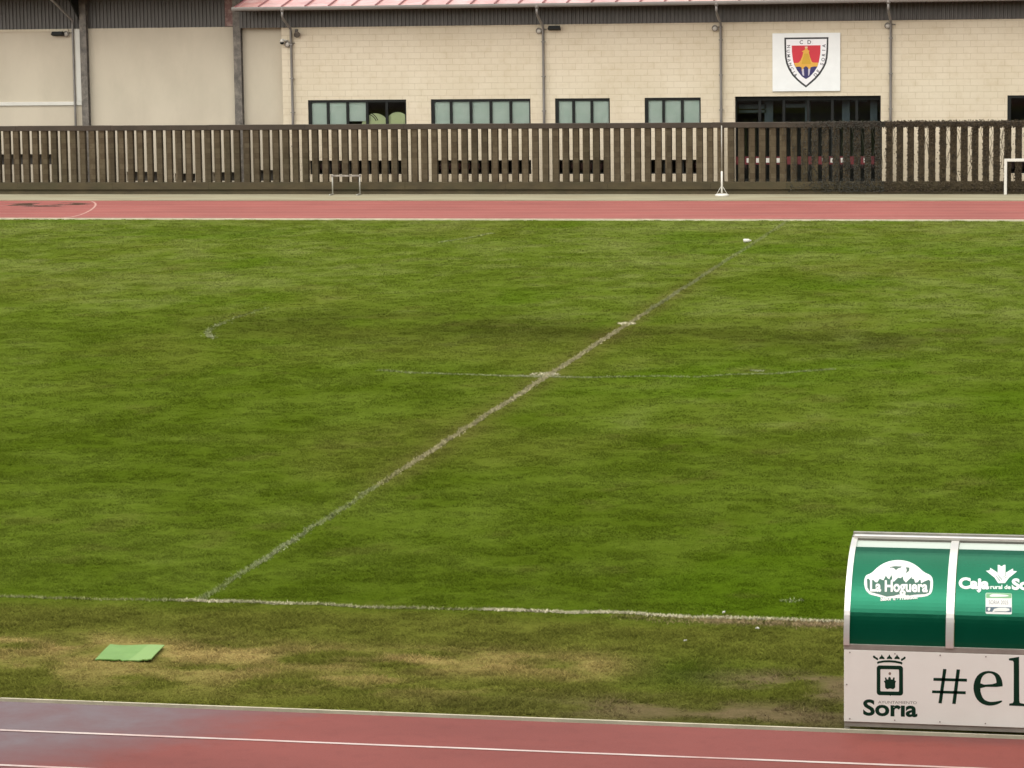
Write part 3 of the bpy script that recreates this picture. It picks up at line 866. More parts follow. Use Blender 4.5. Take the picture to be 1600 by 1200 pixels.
hr = MB(); hr.box(-23.3, -22.9, YH + 0.07, YH + 14, HZ, 7.8)
hr.build("gable_wall", M_CLAD, hall)
def hcol(px, w_, name="steel_column", y0=YH - .26):
    X = at(px, 110, YH - .2)[0]
    c = MB()
    c.box(X - w_ / 2, X + w_ / 2, y0, y0 + .025, 0, 7.8)
    c.box(X - .015, X + .015, y0 + .025, YH - .025, 0, 7.8)
    c.box(X - w_ / 2, X + w_ / 2, YH - .025, YH - .002, 0, 7.8)
    z = 0.6
    while z < 7.6:
        for sx in (-.28, .28):
            c.box(X + sx * w_ - .022, X + sx * w_ + .022, y0 - .02, y0, z, z + .05)
        z += 0.95
    return c.build(name, M_STEEL, hall)
hcol(132, .27)
hcol(372, .30)
rt_ = MB(); X0, X1 = at(352, 20, YH)[0], at(365, 20, YH)[0]
rt_.box(X0, X1, YH - .06, YH + .02, HZ + .02, 7.8)
rt_.build("rusty_trim", M_RUST, hall)
tk = MB()
XA = at(118.5, 100, YH)[0]; XB = at(127.5, 100, YH)[0]
ztr = at(60, 162, YH)[2]
tk.box(-46, XB, YH - .07, YH - .001, ztr - .07, ztr + .07, 0.01)
tk.box(XA, XB, YH - .072, YH - .001, ztr + .07, HZ - .01, 0.01)
tk.build("white_trunking", M_WHITE, hall)
dp = MB(); X = at(115.5, 110, YH - .12)[0]
dp.tube([(X - .12, YH - 2.2, 7.6), (X - .12, YH - 2.2, 7.4), (X - .08, YH - 1.8, 7.25), (X, YH - .14, 6.55), (X, YH - .12, 6.40), (X, YH - .12, 3.0), (X, YH - .12, 0.1)], .045, 10)
dp.build("downpipe", M_PIPE, hall)
bx = MB(); Xb = at(117.5, 20, YH - .5)[0]
bx.add([(Xb, YH - .05, 6.5), (Xb, YH - .05, 7.75), (Xb, YH - 1.5, 7.55), (Xb + .06, YH - .05, 6.5), (Xb + .06, YH - .05, 7.75), (Xb + .06, YH - 1.5, 7.55)], [(0, 1, 2), (3, 5, 4), (0, 3, 4, 1), (1, 4, 5, 2), (2, 5, 3, 0)])
bx.build("eave_bracket", M_FRAME, hall)

# ------------------------------------------------------------------ lamps, camera on the walls
def bulkhead(px, py, Y, label, group):
    c = at(px, py, Y - .1)
    t = thing("wall_lamp", (c[0], Y, c[2]), label, "wall lamp", group)
    b = MB(); b.tube([(c[0], Y, c[2]), (c[0], Y - .10, c[2])], [.10, .12], 14)
    b.build("lamp_housing", M_STEEL, t)
    b = MB(); b.ball((c[0], Y - .10, c[2] - .02), .085, 1, .6, 1, 12)
    b.build("lamp_glass", mat("dull_lamp_glass", (0.40, 0.37, 0.32), 0.3, 0.1), t)
    b = MB(); b.tube([(c[0] + .10, Y - .03, c[2] + .04), (c[0] + .28, Y - .03, c[2] + .04)], .018, 6)
    b.build("conduit", M_PIPE, t)
    return t
G = "small round lamps on the walls"
bulkhead(103, 53, YH, "small round lamp at the foot of the corrugated top, on the smooth hall wall", G)
bulkhead(449, 69, YW, "small round lamp beside the white camera on the clubhouse corner", G)
bulkhead(842, 48, YW, "small round lamp by the downpipe between five-pane and three-pane windows", G)
bulkhead(1117, 44, YW, "small round lamp by the downpipe just left of the entrance", G)
bulkhead(1387, 40, YW, "small round lamp by the downpipe right of the crest board", G)
def floodlight(px, py, Y, label):
    c = at(px, py, Y - .2)
    t = thing("floodlight", (c[0], Y, c[2]), label, "floodlight", "black floodlights on the walls")
    b = MB(); b.add([(c[0] - .24, Y - .32, c[2] - .05), (c[0] + .24, Y - .32, c[2] - .05), (c[0] + .24, Y - .10, c[2] - .11), (c[0] - .24, Y - .10, c[2] - .11),
                     (c[0] - .20, Y - .30, c[2] + .07), (c[0] + .20, Y - .30, c[2] + .07), (c[0] + .20, Y - .10, c[2] + .07), (c[0] - .20, Y - .10, c[2] + .07)],
                    [(0, 3, 2, 1), (4, 5, 6, 7), (0, 1, 5, 4), (1, 2, 6, 5), (2, 3, 7, 6), (3, 0, 4, 7)])
    b.build("lamp_body", M_FRAME, t)
    b = MB(); b.box(c[0] - .05, c[0] + .05, Y - .10, Y, c[2] - .03, c[2] + .05)
    b.build("bracket", M_STEEL, t)
floodlight(90, 52, YH, "black floodlight under the corrugated top of the smooth hall")
floodlight(866, 43, YW, "black floodlight on the block clubhouse above the three-pane window")
c = at(441, 65, YW - .15)
t = thing("security_camera", (c[0], YW, c[2]), "white dome security camera at the left corner of the block clubhouse", "security camera")
b = MB(); b.tube([(c[0], YW - .18, c[2] + .10), (c[0], YW - .18, c[2] - .02)], [.05, .10], 14); b.build("camera_hood", M_WHITE, t)
b = MB(); b.ball((c[0], YW - .18, c[2] - .03), .085, 1, 1, 1, 14); b.build("dome", M_FRAME, t)
b = MB(); b.tube([(c[0], YW - .18, c[2] + .08), (c[0] + .18, YW, c[2] + .02)], .03, 8); b.build("arm", M_WHITE, t)
c = at(464, 52, YW - .15)
t = thing("loudspeaker", (c[0], YW, c[2]), "small dark horn loudspeaker beside the corner downpipe of the block clubhouse", "loudspeaker")
b = MB(); b.tube([(c[0] - .05, YW - .06, c[2] + .05), (c[0] + .02, YW - .22, c[2] - .06)], [.06, .13], 12); b.build("horn", M_STEEL, t)
b = MB(); b.box(c[0] - .10, c[0] + .0, YW - .1, YW, c[2] + .02, c[2] + .16); b.build("bracket", M_STEEL, t)

# round pale green boards behind the dark end of the first window
for px, py, lab in [(586, 177, "pale green rounded board with dark curved stripes behind the first window's dark pane"), (621, 175, "plain pale green rounded board in the last pane of the first window")]:
    Y0 = YW + .17
    c = at(px, py, Y0)
    n = 28; rr = .56 if px < 600 else .48
    cz = c[2] - rr
    t = thing("rounded_board", (c[0], Y0, cz - rr), lab, "board", None)
    b = MB()
    ring = [(c[0] + rr * math.cos(2 * math.pi * k / n), cz + rr * math.sin(2 * math.pi * k / n)) for k in range(n)]
    b.add([(x, Y0, z) for x, z in ring] + [(x, Y0 + .03, z) for x, z in ring], [tuple(range(n))[::-1], tuple(range(n, 2 * n))] + [(k, (k + 1) % n, n + (k + 1) % n, n + k) for k in range(n)])
    b.build("panel", mat("pale_green_paint", (0.78, 0.80, 0.46), 0.6, 0.08, 3), t)
    b = MB(); b.box(c[0] - .05, c[0] + .05, Y0 + .031, Y0 + .08, 0, cz); b.build("stand", M_FRAME, t)
    if px < 600:
        b = MB()
        for r1 in (.40, .47):
            V = []
            for k in range(13):
                q = R(20) + R(70) * k / 12
                V += [(c[0] - .35 + r1 * math.cos(q), Y0 - .004, cz + .12 + r1 * math.sin(q)), (c[0] - .35 + (r1 + .03) * math.cos(q), Y0 - .004, cz + .12 + (r1 + .03) * math.sin(q))]
            b.add(V, [(2 * k, 2 * k + 2, 2 * k + 3, 2 * k + 1) for k in range(12)])
        b.build("stripe", M_FRAME, t, fixnormals=False)

# ------------------------------------------------------------------ flat shapes and lettering
def text_shape(s, bold=0.0):
    cu = bpy.data.curves.new("lettering", 'FONT')
    cu.body = s; cu.offset = bold; cu.resolution_u = 4
    o = bpy.data.objects.new("lettering", cu)
    me = o.to_mesh()
    V = [(v.co.x, v.co.y) for v in me.vertices]; F = [tuple(p.vertices) for p in me.polygons]
    o.to_mesh_clear()
    bpy.data.objects.remove(o); bpy.data.curves.remove(cu)
    return V, F

def poly_shape(polys):
    """filled outlines; an outline inside another is a hole"""
    cu = bpy.data.curves.new("outline", 'CURVE')
    cu.dimensions = '2D'; cu.fill_mode = 'BOTH'
    for P in polys:
        sp = cu.splines.new('POLY'); sp.points.add(len(P) - 1)
        for q, p in zip(sp.points, P): q.co = (p[0], p[1], 0, 1)
        sp.use_cyclic_u = True
    o = bpy.data.objects.new("outline", cu)
    me = o.to_mesh()
    V = [(v.co.x, v.co.y) for v in me.vertices]; F = [tuple(p.vertices) for p in me.polygons]
    o.to_mesh_clear()
    bpy.data.objects.remove(o); bpy.data.curves.remove(cu)
    return V, F

def lettering(s, x0, y0, x1, h, slope_=0.0, bold=0.0, ref=None):
    """words between x0 and x1 with base line y0 (picture units, y down); h = capital height"""
    V, F = text_shape(s, bold)
    a = min(v[0] for v in V); b = max(v[0] for v in V)
    cap = ref or 0.70
    return [(x0 + (v[0] - a) / (b - a) * (x1 - x0), y0 - v[1] / cap * h + slope_ * ((v[0] - a) / (b - a) * (x1 - x0))) for v in V], F

def glyph(s, cx, cy, h, ang, bold=0.0):
    V, F = text_shape(s, bold)
    a = min(v[0] for v in V); b = max(v[0] for v in V); lo = min(v[1] for v in V); hi = max(v[1] for v in V)
    k = h / max(hi - lo, 0.3)
    out = []
    for v in V:
        x, y = (v[0] - (a + b) / 2) * k, (v[1] - (lo + hi) / 2) * k
        out.append((cx + x * math.cos(ang) - y * math.sin(ang), cy - (x * math.sin(ang) + y * math.cos(ang))))
    return out, F

def smooth_path(P, k=3):
    for _ in range(k):
        Q = []
        for i in range(len(P)):
            a, b = P[i], P[(i + 1) % len(P)]
            Q += [(a[0] * .75 + b[0] * .25, a[1] * .75 + b[1] * .25), (a[0] * .25 + b[0] * .75, a[1] * .25 + b[1] * .75)]
        P = Q
    return P

def applied(name, shapes, place, material, parent, cut=None):
    """flat shapes laid on a surface: place(x, y) -> point just proud of it"""
    bm = bmesh.new()
    for V, F in shapes:
        vs = [bm.verts.new((x, y, 0)) for x, y in V]
        for f in F:
            try: bm.faces.new([vs[i] for i in f])
            except ValueError: pass
    if cut:
        lo = min(v.co.y for v in bm.verts); hi = max(v.co.y for v in bm.verts)
        y = lo + cut
        while y < hi:
            bmesh.ops.bisect_plane(bm, geom=list(bm.verts) + list(bm.edges) + list(bm.faces), plane_co=(0, y, 0), plane_no=(0, 1, 0), dist=1e-5)
            y += cut
    bm.verts.index_update()
    b = MB()
    b.add([place(v.co.x, v.co.y) for v in bm.verts], [[v.index for v in f.verts] for f in bm.faces])
    bm.free()
    o = b.build(name, material, parent, fixnormals=False)
    return o

def flat(name, col, rough=0.5, var=0.04):
    return mat(name, col, rough, var, 3.0)

# ------------------------------------------------------------------ crest board
BX0, BX1, BZ0, BZ1 = -2.477, 0.043, 3.59, 5.739
sign = thing("crest_board", ((BX0 + BX1) / 2, YW, BZ0), "square white board with a red, gold and navy shield crest above the entrance", "sign")
b = MB(); b.box(BX0, BX1, YW - .06, YW - .0, BZ0, BZ1, .008)
b.build("board", flat("white_board", (0.72, 0.73, 0.72), 0.35, 0.03), sign)
def cb(u, v, off): return (BX0 + (u - 190) / 1160 * (BX1 - BX0), YW - .06 - off, BZ1 - (v - 115) / 1005 * (BZ1 - BZ0))
def shrink(P, c, k): return [(c[0] + (p[0] - c[0]) * k, c[1] + (p[1] - c[1]) * k) for p in P]
outer = [(395, 190), (1150, 190), (1148, 300), (1145, 400), (1134, 540), (1112, 640), (1075, 720), (1010, 825), (930, 915), (850, 985), (765, 1055), (690, 1000), (610, 930), (530, 845), (468, 745), (425, 640), (405, 540), (398, 400), (396, 300)]
inner = [(425, 220), (1120, 220), (1118, 310), (1114, 400), (1103, 535), (1082, 628), (1047, 705), (985, 805), (908, 892), (836, 956), (765, 1018), (706, 972), (630, 905), (556, 826), (497, 730), (456, 630), (436, 535), (429, 400), (427, 310)]
applied("shield_border", [poly_shape([outer])], lambda x, y: cb(x, y, .002), flat("crest_black", (0.02, 0.02, 0.022)), sign)
applied("shield_field", [poly_shape([inner])], lambda x, y: cb(x, y, .004), flat("crest_white", (0.74, 0.73, 0.74)), sign)
red = [(522, 328), (1015, 328), (1012, 450), (1000, 540), (985, 615), (970, 660), (565, 660), (548, 600), (533, 520), (525, 430)]
applied("red_field", [poly_shape([red])], lambda x, y: cb(x, y, .006), flat("crest_red", (0.50, 0.02, 0.035)), sign)
navy = [(560, 650), (975, 650), (958, 700), (905, 785), (835, 865), (765, 910), (692, 860), (615, 760)]
applied("navy_field", [poly_shape([navy])], lambda x, y: cb(x, y, .008), flat("crest_navy", (0.022, 0.018, 0.10)), sign)
gold = [(742, 410), (752, 385), (745, 365), (770, 350), (795, 365), (788, 385), (800, 410), (830, 425), (812, 440), (835, 530), (865, 610), (890, 625), (978, 628), (960, 695), (915, 692), (880, 695), (845, 708), (830, 770), (808, 770), (805, 715), (765, 685), (725, 710), (715, 770), (692, 770), (690, 708), (655, 692), (620, 694), (590, 700), (558, 632), (640, 625), (672, 590), (705, 510), (722, 440), (692, 440), (712, 420)]
applied("gold_tower", [poly_shape([gold])], lambda x, y: cb(x, y, .010), flat("crest_gold", (0.62, 0.33, 0.045)), sign)
bell = [(735, 470), (805, 470), (850, 650), (690, 650)]
applied("tower_face", [poly_shape([bell])], lambda x, y: cb(x, y, .012), flat("crest_ochre", (0.50, 0.29, 0.02)), sign)
for P_ in ([(695, 735), (728, 735), (735, 850), (715, 850), (700, 815)], [(803, 735), (840, 735), (828, 815), (818, 850), (803, 850)]):
    applied("pale_pillar", [poly_shape([P_])], lambda x, y: cb(x, y, .012), flat("crest_grey", (0.45, 0.42, 0.50)), sign)
cap_ = [(745, 352), (770, 345), (797, 352), (785, 380), (757, 380)]
applied("tower_top", [poly_shape([cap_])], lambda x, y: cb(x, y, .012), flat("crest_pale", (0.62, 0.45, 0.30)), sign)
M_CL = flat("crest_letter", (0.05, 0.05, 0.06))
for word in ([("C", 686, 272, 0, 66), (".", 748, 300, 0, 12), ("D", 822, 272, 0, 66), (".", 878, 300, 0, 12)],
             [("N", 468, 345, -88, 54), ("U", 462, 425, -86, 54), ("M", 468, 505, -84, 54), ("A", 478, 582, -80, 54), ("N", 497, 655, -70, 54), ("C", 525, 728, -62, 54), ("I", 552, 788, -55, 54), ("A", 587, 838, -48, 54)],
             [("D", 930, 838, 48, 58), ("E", 977, 775, 56, 58), ("S", 1035, 652, 70, 58), ("O", 1058, 575, 78, 58), ("R", 1068, 492, 82, 58), ("I", 1068, 415, 86, 58), ("A", 1072, 338, 88, 58)]):
    applied("crest_lettering", [glyph(ch, x, y, h, R(an), .02) for ch, x, y, an, h in word], lambda x, y: cb(x, y, .006), M_CL, sign)

# ------------------------------------------------------------------ concrete fence
FX0, FX1, PITCH = -46.0, 16.0, 0.3795
ZT, ZR, ZP = 2.61, 2.42, 0.47
fence = thing("concrete_fence", (FX0, Y_FENCE, 0), "long brown concrete fence of upright slats between the far track and the buildings", "fence")
sl = MB()
X = FX0 + 0.1 + 0.02
sx0 = at(57.6 / 6.4 * 1.0 + 1.2, 240, Y_FENCE)[0]     # a slat seen at the far left sets the phase
X = sx0 - PITCH * math.floor((sx0 - FX0) / PITCH)
slats = []
while X < FX1:
    slats.append(X)
    j = random.uniform(-.006, .006); h = .114 + random.uniform(-.008, .006)
    sl.box(X - h + j, X + h + j, Y_FENCE, Y_FENCE + .22, ZP - .01, ZR + .01, .012)
    X += PITCH
sl.build("slat_panel", M_SLAT, fence)
rl = MB()
x = FX0
while x < FX1:
    rl.box(x + .006, x + 3.80, Y_FENCE - .04, Y_FENCE + .25, ZR, ZT + random.uniform(-.004, .004), .014)
    x += PITCH * 10
rl.build("top_rail", M_RAIL, fence)
pl = MB(); x = FX0
while x < FX1:
    pl.box(x + .006, x + 3.80, Y_FENCE - .05 + random.uniform(-.005, .005), Y_FENCE + .26, .20, ZP, .012)
    x += PITCH * 10
pl.box(FX0, FX1, Y_FENCE + .03, Y_FENCE + .2, .12, .20)
pl.box(FX0, FX1, Y_FENCE - .03, Y_FENCE + .24, 0.031, .125)
pl.build("plinth", M_PLINTH, fence)

# dry creeper matted over the right stretch
def creeper(name, material, xa, xb, n, label, dens):
    b = MB()
    cnt = 0
    while cnt < n:
        x = random.uniform(xa, xb)
        k = float(dens(np.array([x]))[0])
        z = random.uniform(.10, 2.66)
        near = min(abs(x - s) for s in slats)
        on_slat = near < .122
        if z > 2.38 or z < .5:
            pass
        elif not on_slat and random.random() > .018 * k:
            cnt += 0.02; continue
        if random.random() > k: 
            cnt += 0.02; continue
        y = Y_FENCE - .03 - random.random() * .05 + (-.05 if (z > 2.38 or z < .5) else .0)
        r = random.uniform(.012, .038); a = random.uniform(0, 6.28)
        nx, nz = math.cos(a), math.sin(a)
        tilt = random.uniform(-.04, .04)
        b.add([(x - r * nx, y + tilt, z - r * nz), (x + r * .6 * nz, y - tilt, z - r * .6 * nx), (x + r * nx, y + tilt * .5, z + r * nz), (x - r * .6 * nz, y, z + r * .6 * nx)], [(0, 1, 2, 3)])
        cnt += 1
    # woody stems climbing and running along the rail
    for _ in range(int(n / 300)):
        x = random.choice([s for s in slats if xa < s < xb]) + random.uniform(-.1, .1)
        z = random.uniform(.2, .8); P = []
        while z < 2.5 and len(P) < 14:
            P.append((x, Y_FENCE - .035, z)); x += random.uniform(-.09, .09); z += random.uniform(.1, .25)
        if len(P) > 2: b.tube(P, .008, 4, False)
    o = b.build(name, material, fixnormals=False)
    tag(o, label, "creeper")
    return o
xe0, xe1 = at(1225, 240, Y_FENCE)[0], at(1382, 240, Y_FENCE)[0]
creeper("creeper", M_IVYG, xe0, xe1, 4600, "thin grey-black creeper clinging to the fence in front of the glazed entrance", lambda x: 0.12 + 0.75 * sstep(xe0 + .3, xe1 - .8, x) + 0 * x)
creeper("creeper", M_IVY, xe1, 13.0, 21000, "dense brown dry creeper matted over the right end of the concrete fence", lambda x: 0.95 + 0 * x)

# ------------------------------------------------------------------ hurdle, goal and post in front of the fence
def Z0(px, py): 
    return on_ground(px, py, .03)
p0 = Z0(520, 304.3); p1 = np.array([at(562.5, 304, p0[1])[0], p0[1], .03])
Yh = p0[1]
hd = thing("hurdle", ((p0[0] + p1[0]) / 2, Yh, .03), "low grey metal athletics hurdle standing against the concrete fence", "hurdle")
for xx in (p0[0], p1[0]):
    b = MB(); b.tube([(xx, Yh, .03), (xx, Yh, .78)], .028, 8); b.build("upright", M_ALUD, hd)
    b = MB(); b.box(xx - .03, xx + .03, Yh - .45, Yh + .06, .03, .075, .01); b.build("foot", M_ALUD, hd)
b = MB(); b.box(p0[0] - .05, p1[0] + .05, Yh - .03, Yh - .005 + .03, .70, .765, .005)
b.build("crossbar", mat("worn_hurdle_board", (0.16, 0.14, 0.12), 0.6, 0.3, 5, dirt=(0.50, 0.46, 0.38), dscale=5, damt=0.7), hd)

p0 = Z0(1570, 303.2); Yg_ = p0[1] - .35
xg = at(1571, 303, Yg_)[0]
zt = at(1571, 248, Yg_)[2]
gl = thing("small_goal", (xg, Yg_, .03), "white tube training goal cut by the right edge before the fence", "goal")
for xx in (xg, xg + 1.8):
    b = MB(); b.box(xx - .05, xx + .05, Yg_ - .05, Yg_ + .05, .03, zt, .012); b.build("post", M_WHITE, gl)
    b = MB(); b.tube([(xx, Yg_ + .06, .06), (xx, Yg_ + .32, .06), (xx, Yg_ + .32, zt * .55), (xx, Yg_ + .06, zt - .06)], .02, 6); b.build("side_frame", M_ALUD, gl)
b = MB(); b.box(xg + .05, xg + 1.75, Yg_ - .05, Yg_ + .05, zt - .10, zt, .012); b.build("crossbar", M_WHITE, gl)

p0 = Z0(1128, 306.5); X, Yp = p0[0], p0[1]
st = thing("post_stand", (X, Yp, .03), "white training post on a weighted round base with thin grey upper pole", "post")
b = MB(); n = 20
b.tube([(X, Yp, .03), (X, Yp, .09), (X, Yp, .12)], [.25, .25, .18], 20); b.build("base_plate", M_WHITE, st)
b = MB(); b.tube([(X, Yp, .12), (X, Yp, .92)], .036, 10); b.build("sleeve", M_WHITE, st)
b = MB(); b.tube([(X, Yp, .92), (X, Yp, 2.55)], .022, 8); b.build("pole", M_ALUD, st)
for sx, sy in ((-.19, 0), (.19, 0), (0, -.19)):
    b = MB(); b.tube([(X + sx, Yp + sy, .11), (X, Yp, .42)], .010, 6); b.build("strut", M_WHITE, st)

# ------------------------------------------------------------------ team shelter
DX0, DY, DL = 8.127, -5.04, 6.05
ZB = 0.835
NP = 40
cyd, ay, az = -4.02, 1.02, 0.875
prof = [(DY, ZB)] + [(cyd - ay * math.cos(t), ZB + az * math.sin(t)) for t in np.linspace(0.02, R(86), NP)]
def prof_pt(s):
    """(y, z, ny, nz) at share s of the curve"""
    i = min(int(s * (len(prof) - 1)), len(prof) - 2); f_ = s * (len(prof) - 1) - i
    y = prof[i][0] + (prof[i + 1][0] - prof[i][0]) * f_; z = prof[i][1] + (prof[i + 1][1] - prof[i][1]) * f_
    dy, dz = prof[i + 1][0] - prof[i][0], prof[i + 1][1] - prof[i][1]
    L_ = math.hypot(dy, dz)
    return y, z, -dz / L_, dy / L_
dug = thing("team_shelter", (DX0, DY, 0), "green curved team shelter with white sponsor boards at the near edge of the pitch", "shelter")
def shell(b, x0, x1, s0, s1, off0, off1, n=30):
    V = []
    for k in range(n + 1):
        y, z, ny, nz = prof_pt(s0 + (s1 - s0) * k / n)
        for xx in (x0, x1):
            for o_ in (off0, off1):
                V.append((xx, y + ny * o_, z + nz * o_))
    F = []
    for k in range(n):
        q = 4 * k
        F += [(q, q + 2, q + 6, q + 4), (q + 1, q + 5, q + 7, q + 3), (q, q + 4, q + 5, q + 1), (q + 2, q + 3, q + 7, q + 6)]
    F += [(0, 1, 3, 2), (4 * n, 4 * n + 2, 4 * n + 3, 4 * n + 1)]
    b.add(V, F, False)
    return b
def green_material():
    m, t, b = newmat("green_polycarbonate")
    c = mixrgb(t, ramp(t, noise(t, 1.5, 4), 0.3, 0.7), (0.003, 0.115, 0.058), (0.004, 0.137, 0.072))
    t.links.new(c, b.inputs["Base Color"])
    b.inputs["Roughness"].default_value = 0.12
    b.inputs["Metallic"].default_value = 0.65
    bump(t, b, noise(t, 3.0, 3), 0.10, 0.02)
    rr = N(t, 'ShaderNodeMapRange'); rr.inputs[3].default_value = 0.09; rr.inputs[4].default_value = 0.26
    t.links.new(noise(t, 2.5, 6, rough=0.7, stretch=(3, 1, 1)), rr.inputs[0]); t.links.new(rr.outputs[0], b.inputs['Roughness'])
    return m
M_GREEN = green_material()
RIB = 1.0
STOP = 0.825
k = 0
x = DX0
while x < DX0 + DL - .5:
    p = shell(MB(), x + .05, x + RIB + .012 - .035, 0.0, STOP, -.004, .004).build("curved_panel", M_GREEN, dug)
    q = shell(MB(), x + .05, x + RIB + .012 - .035, STOP + .002, .93, -.004, .004, 8).build("sky_sheen_strip", flat("painted_sky_sheen", (0.50, 0.57, 0.51), 0.2, 0.03), dug)  # pale strip paints in the sky's reflection at the green panel's top
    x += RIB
k = 0
while k <= 6:
    x = DX0 + RIB * k
    a_, b_ = (x, x + .055) if k == 0 else (x - .03, x + .045)
    shell(MB(), a_, b_, 0.0, .955, -.03, .022).build("rib", M_ALU, dug)
    k += 1
XE = DX0 + 6 * RIB + .045
fr_ = MB()
yt, zt_, _, _ = prof_pt(1.0)
fr_.box(DX0 + .0, XE, DY - .012, DY + .04, ZB - .045, ZB + .012, .004)
fr_.build("middle_rail", M_ALUD, dug)
y9, z9, _, _ = prof_pt(.945)
fr_ = MB(); fr_.box(DX0 + .02, XE, y9 - .02, y9 + .05, z9 + .022, z9 + .05, .005)
fr_.build("top_rail", M_ALU, dug)
fr_ = MB(); fr_.box(DX0 - .01, XE, yt + .03, yt + .14, zt_ - .05, zt_ + .01, .006); fr_.box(DX0 - .01, XE, yt + .14, yt + .17, zt_ - .05, zt_ + .035, .006)
fr_.build("gutter", M_ALUD, dug)
fr_ = MB(); fr_.box(DX0 + .01, XE, DY + .0, DY + .05, .035, .085, .004)
fr_.build("bottom_rail", M_ALUD, dug)
M_BOARD = mat("white_board_panel", (0.83, 0.845, 0.79), 0.45, 0.02, 1.0, dirt=(0.74, 0.735, 0.68), dscale=1.5, damt=0.4)
bdp = MB(); bdp.box(DX0 + .004, XE, DY - .012, DY + .012, .085, ZB - .045, .003)
board = bdp.build("sponsor_board", M_BOARD, dug)
M_SCREW = mat("dull_screw", (0.28, 0.26, 0.24), 0.5)
for xx, z in [(DX0 + .06 + i * .43, z) for i in range(9) for z in (.115, .765)] + [(DX0 + .03, .45)]:
    sc = MB(); sc.tube([(xx, DY - .012, z), (xx, DY - .017, z)], .007, 8)
    sc.build("screw", M_SCREW, board)
# bench, floor posts and end wall on the pitch side
bn = MB(); bn.box(DX0 + .1, XE - .1, -4.75, -4.35, .42, .46, .01); bn.build("bench", M_WHITE, dug)
for xx in np.linspace(DX0 + .03, XE - .05, 4):
    b = MB(); b.box(xx - .025, xx + .025, -4.7, -4.65, -.02, .42); b.box(xx - .025, xx + .025, DY + .013, DY + .063, 0, ZB); b.build("leg", M_ALUD, dug)

def on_board(px, py, off=.0005):
    return tuple(at(px, py, DY - .0125 - off))
def on_curve(px, py, off=.004):
    d = FW * CAM_F + RT * (px - 800) - UP * (py - 600)
    best = None
    for i in range(len(prof) - 1):
        (ya, za), (yb, zb) = prof[i], prof[i + 1]
        A = np.array([[d[1], -(yb - ya)], [d[2], -(zb - za)]])
        try: s_, t_ = np.linalg.solve(A, [ya - CAM_POS[1], za - CAM_POS[2]])
        except np.linalg.LinAlgError: continue
        if -.02 <= t_ <= 1.02:
            best = CAM_POS + d * s_
            L_ = math.hypot(yb - ya, zb - za)
            return (best[0], best[1] - (zb - za) / L_ * (.004 + off), best[2] + (yb - ya) / L_ * (.004 + off))
    raise ValueError("off the panel %s %s" % (px, py))

M_INK = mat("dark_green_ink", (0.006, 0.030, 0.016), 0.7, 0.04, spec=0.1)
M_PWHITE = flat("print_white", (0.78, 0.80, 0.77), 0.3)
# town emblem on the board: zoom units (5.714 per px, origin 1320,1000)
def zb(u, v, off=.0005): return on_board(1320 + u / 5.714, 1000 + v / 5.714, off)
def rrect(x0, y0, x1, y1, r, s=0.0, n=5):
    P = []
    for cx, cy, a0 in ((x1 - r, y0 + r, -90), (x1 - r, y1 - r, 0), (x0 + r, y1 - r, 90), (x0 + r, y0 + r, 180)):
        for i in range(n + 1):
            q = R(a0 + 90 * i / n); P.append((cx + r * math.cos(q), cy + r * math.sin(q)))
    return [(x, y + s * (x - x0)) for x, y in P]
shp = [poly_shape([rrect(285, 226, 520, 492, 26, .02), rrect(318, 260, 484, 458, 8, .02)])]
shp.append(poly_shape([[(392, 488), (420, 488), (406, 500)]]))
cst = [(348, 368), (362, 360), (357, 335), (370, 335), (375, 352), (388, 352), (388, 336), (398, 328), (410, 336), (412, 352), (428, 352), (432, 335), (446, 335), (444, 360), (458, 368), (450, 385), (450, 425), (432, 440), (404, 432), (378, 440), (360, 425), (358, 385)]
shp.append(poly_shape([cst]))
bandp = [(286, 200), (300, 190), (350, 182), (400, 180), (450, 184), (505, 195), (516, 205), (506, 222), (500, 214), (450, 203), (400, 199), (350, 200), (304, 208), (295, 216)]
shp.append(poly_shape([bandp]))
for cx in (330, 398, 466):
    shp.append(poly_shape([smooth_path([(cx - 26, 172), (cx - 18, 150), (cx - 8, 148), (cx, 124), (cx + 9, 148), (cx + 20, 152), (cx + 28, 174), (cx, 168)], 2)]))
for a_, b_, c_, d_ in ((250, 140, 300, 182), (545, 150, 500, 188)):
    s_ = 1 if a_ < c_ else -1
    shp.append(poly_shape([smooth_path([(a_, b_), (a_ + 16 * s_, b_ - 2), (a_ + 24 * s_, b_ + 12), (c_ - 4 * s_, d_ - 22), (c_, d_ - 6), (c_ - 10 * s_, d_), (a_ + 20 * s_, b_ + 26), (a_ + 4 * s_, b_ + 20)], 2)]))
shp.append(lettering("Sor\u0131a", 163, 668, 648, 136, .030, .030))
applied("town_emblem", shp, lambda x, y: zb(x, y), M_INK, board)
applied("emblem_figure", [poly_shape([[(402 + 12 * math.cos(q), 300 + 13 * math.sin(q)) for q in np.linspace(0, 6.28, 12)[:-1]]])], lambda x, y: zb(x, y), flat("figure_brown", (0.22, 0.15, 0.12)), board)
applied("small_lettering", [lettering("AYUNTAMIENTO", 298, 566, 642, 24, .018, -.004)], lambda x, y: zb(x, y), flat("grey_ink", (0.16, 0.15, 0.14)), board)
hashs = [[(878, 258), (908, 260), (866, 566), (836, 564)], [(998, 262), (1029, 264), (990, 572), (959, 570)], [(792, 338), (1091, 346), (1090, 372), (790, 364)], [(780, 450), (1080, 458), (1079, 484), (778, 474)]]
shp = [poly_shape([h]) for h in hashs]
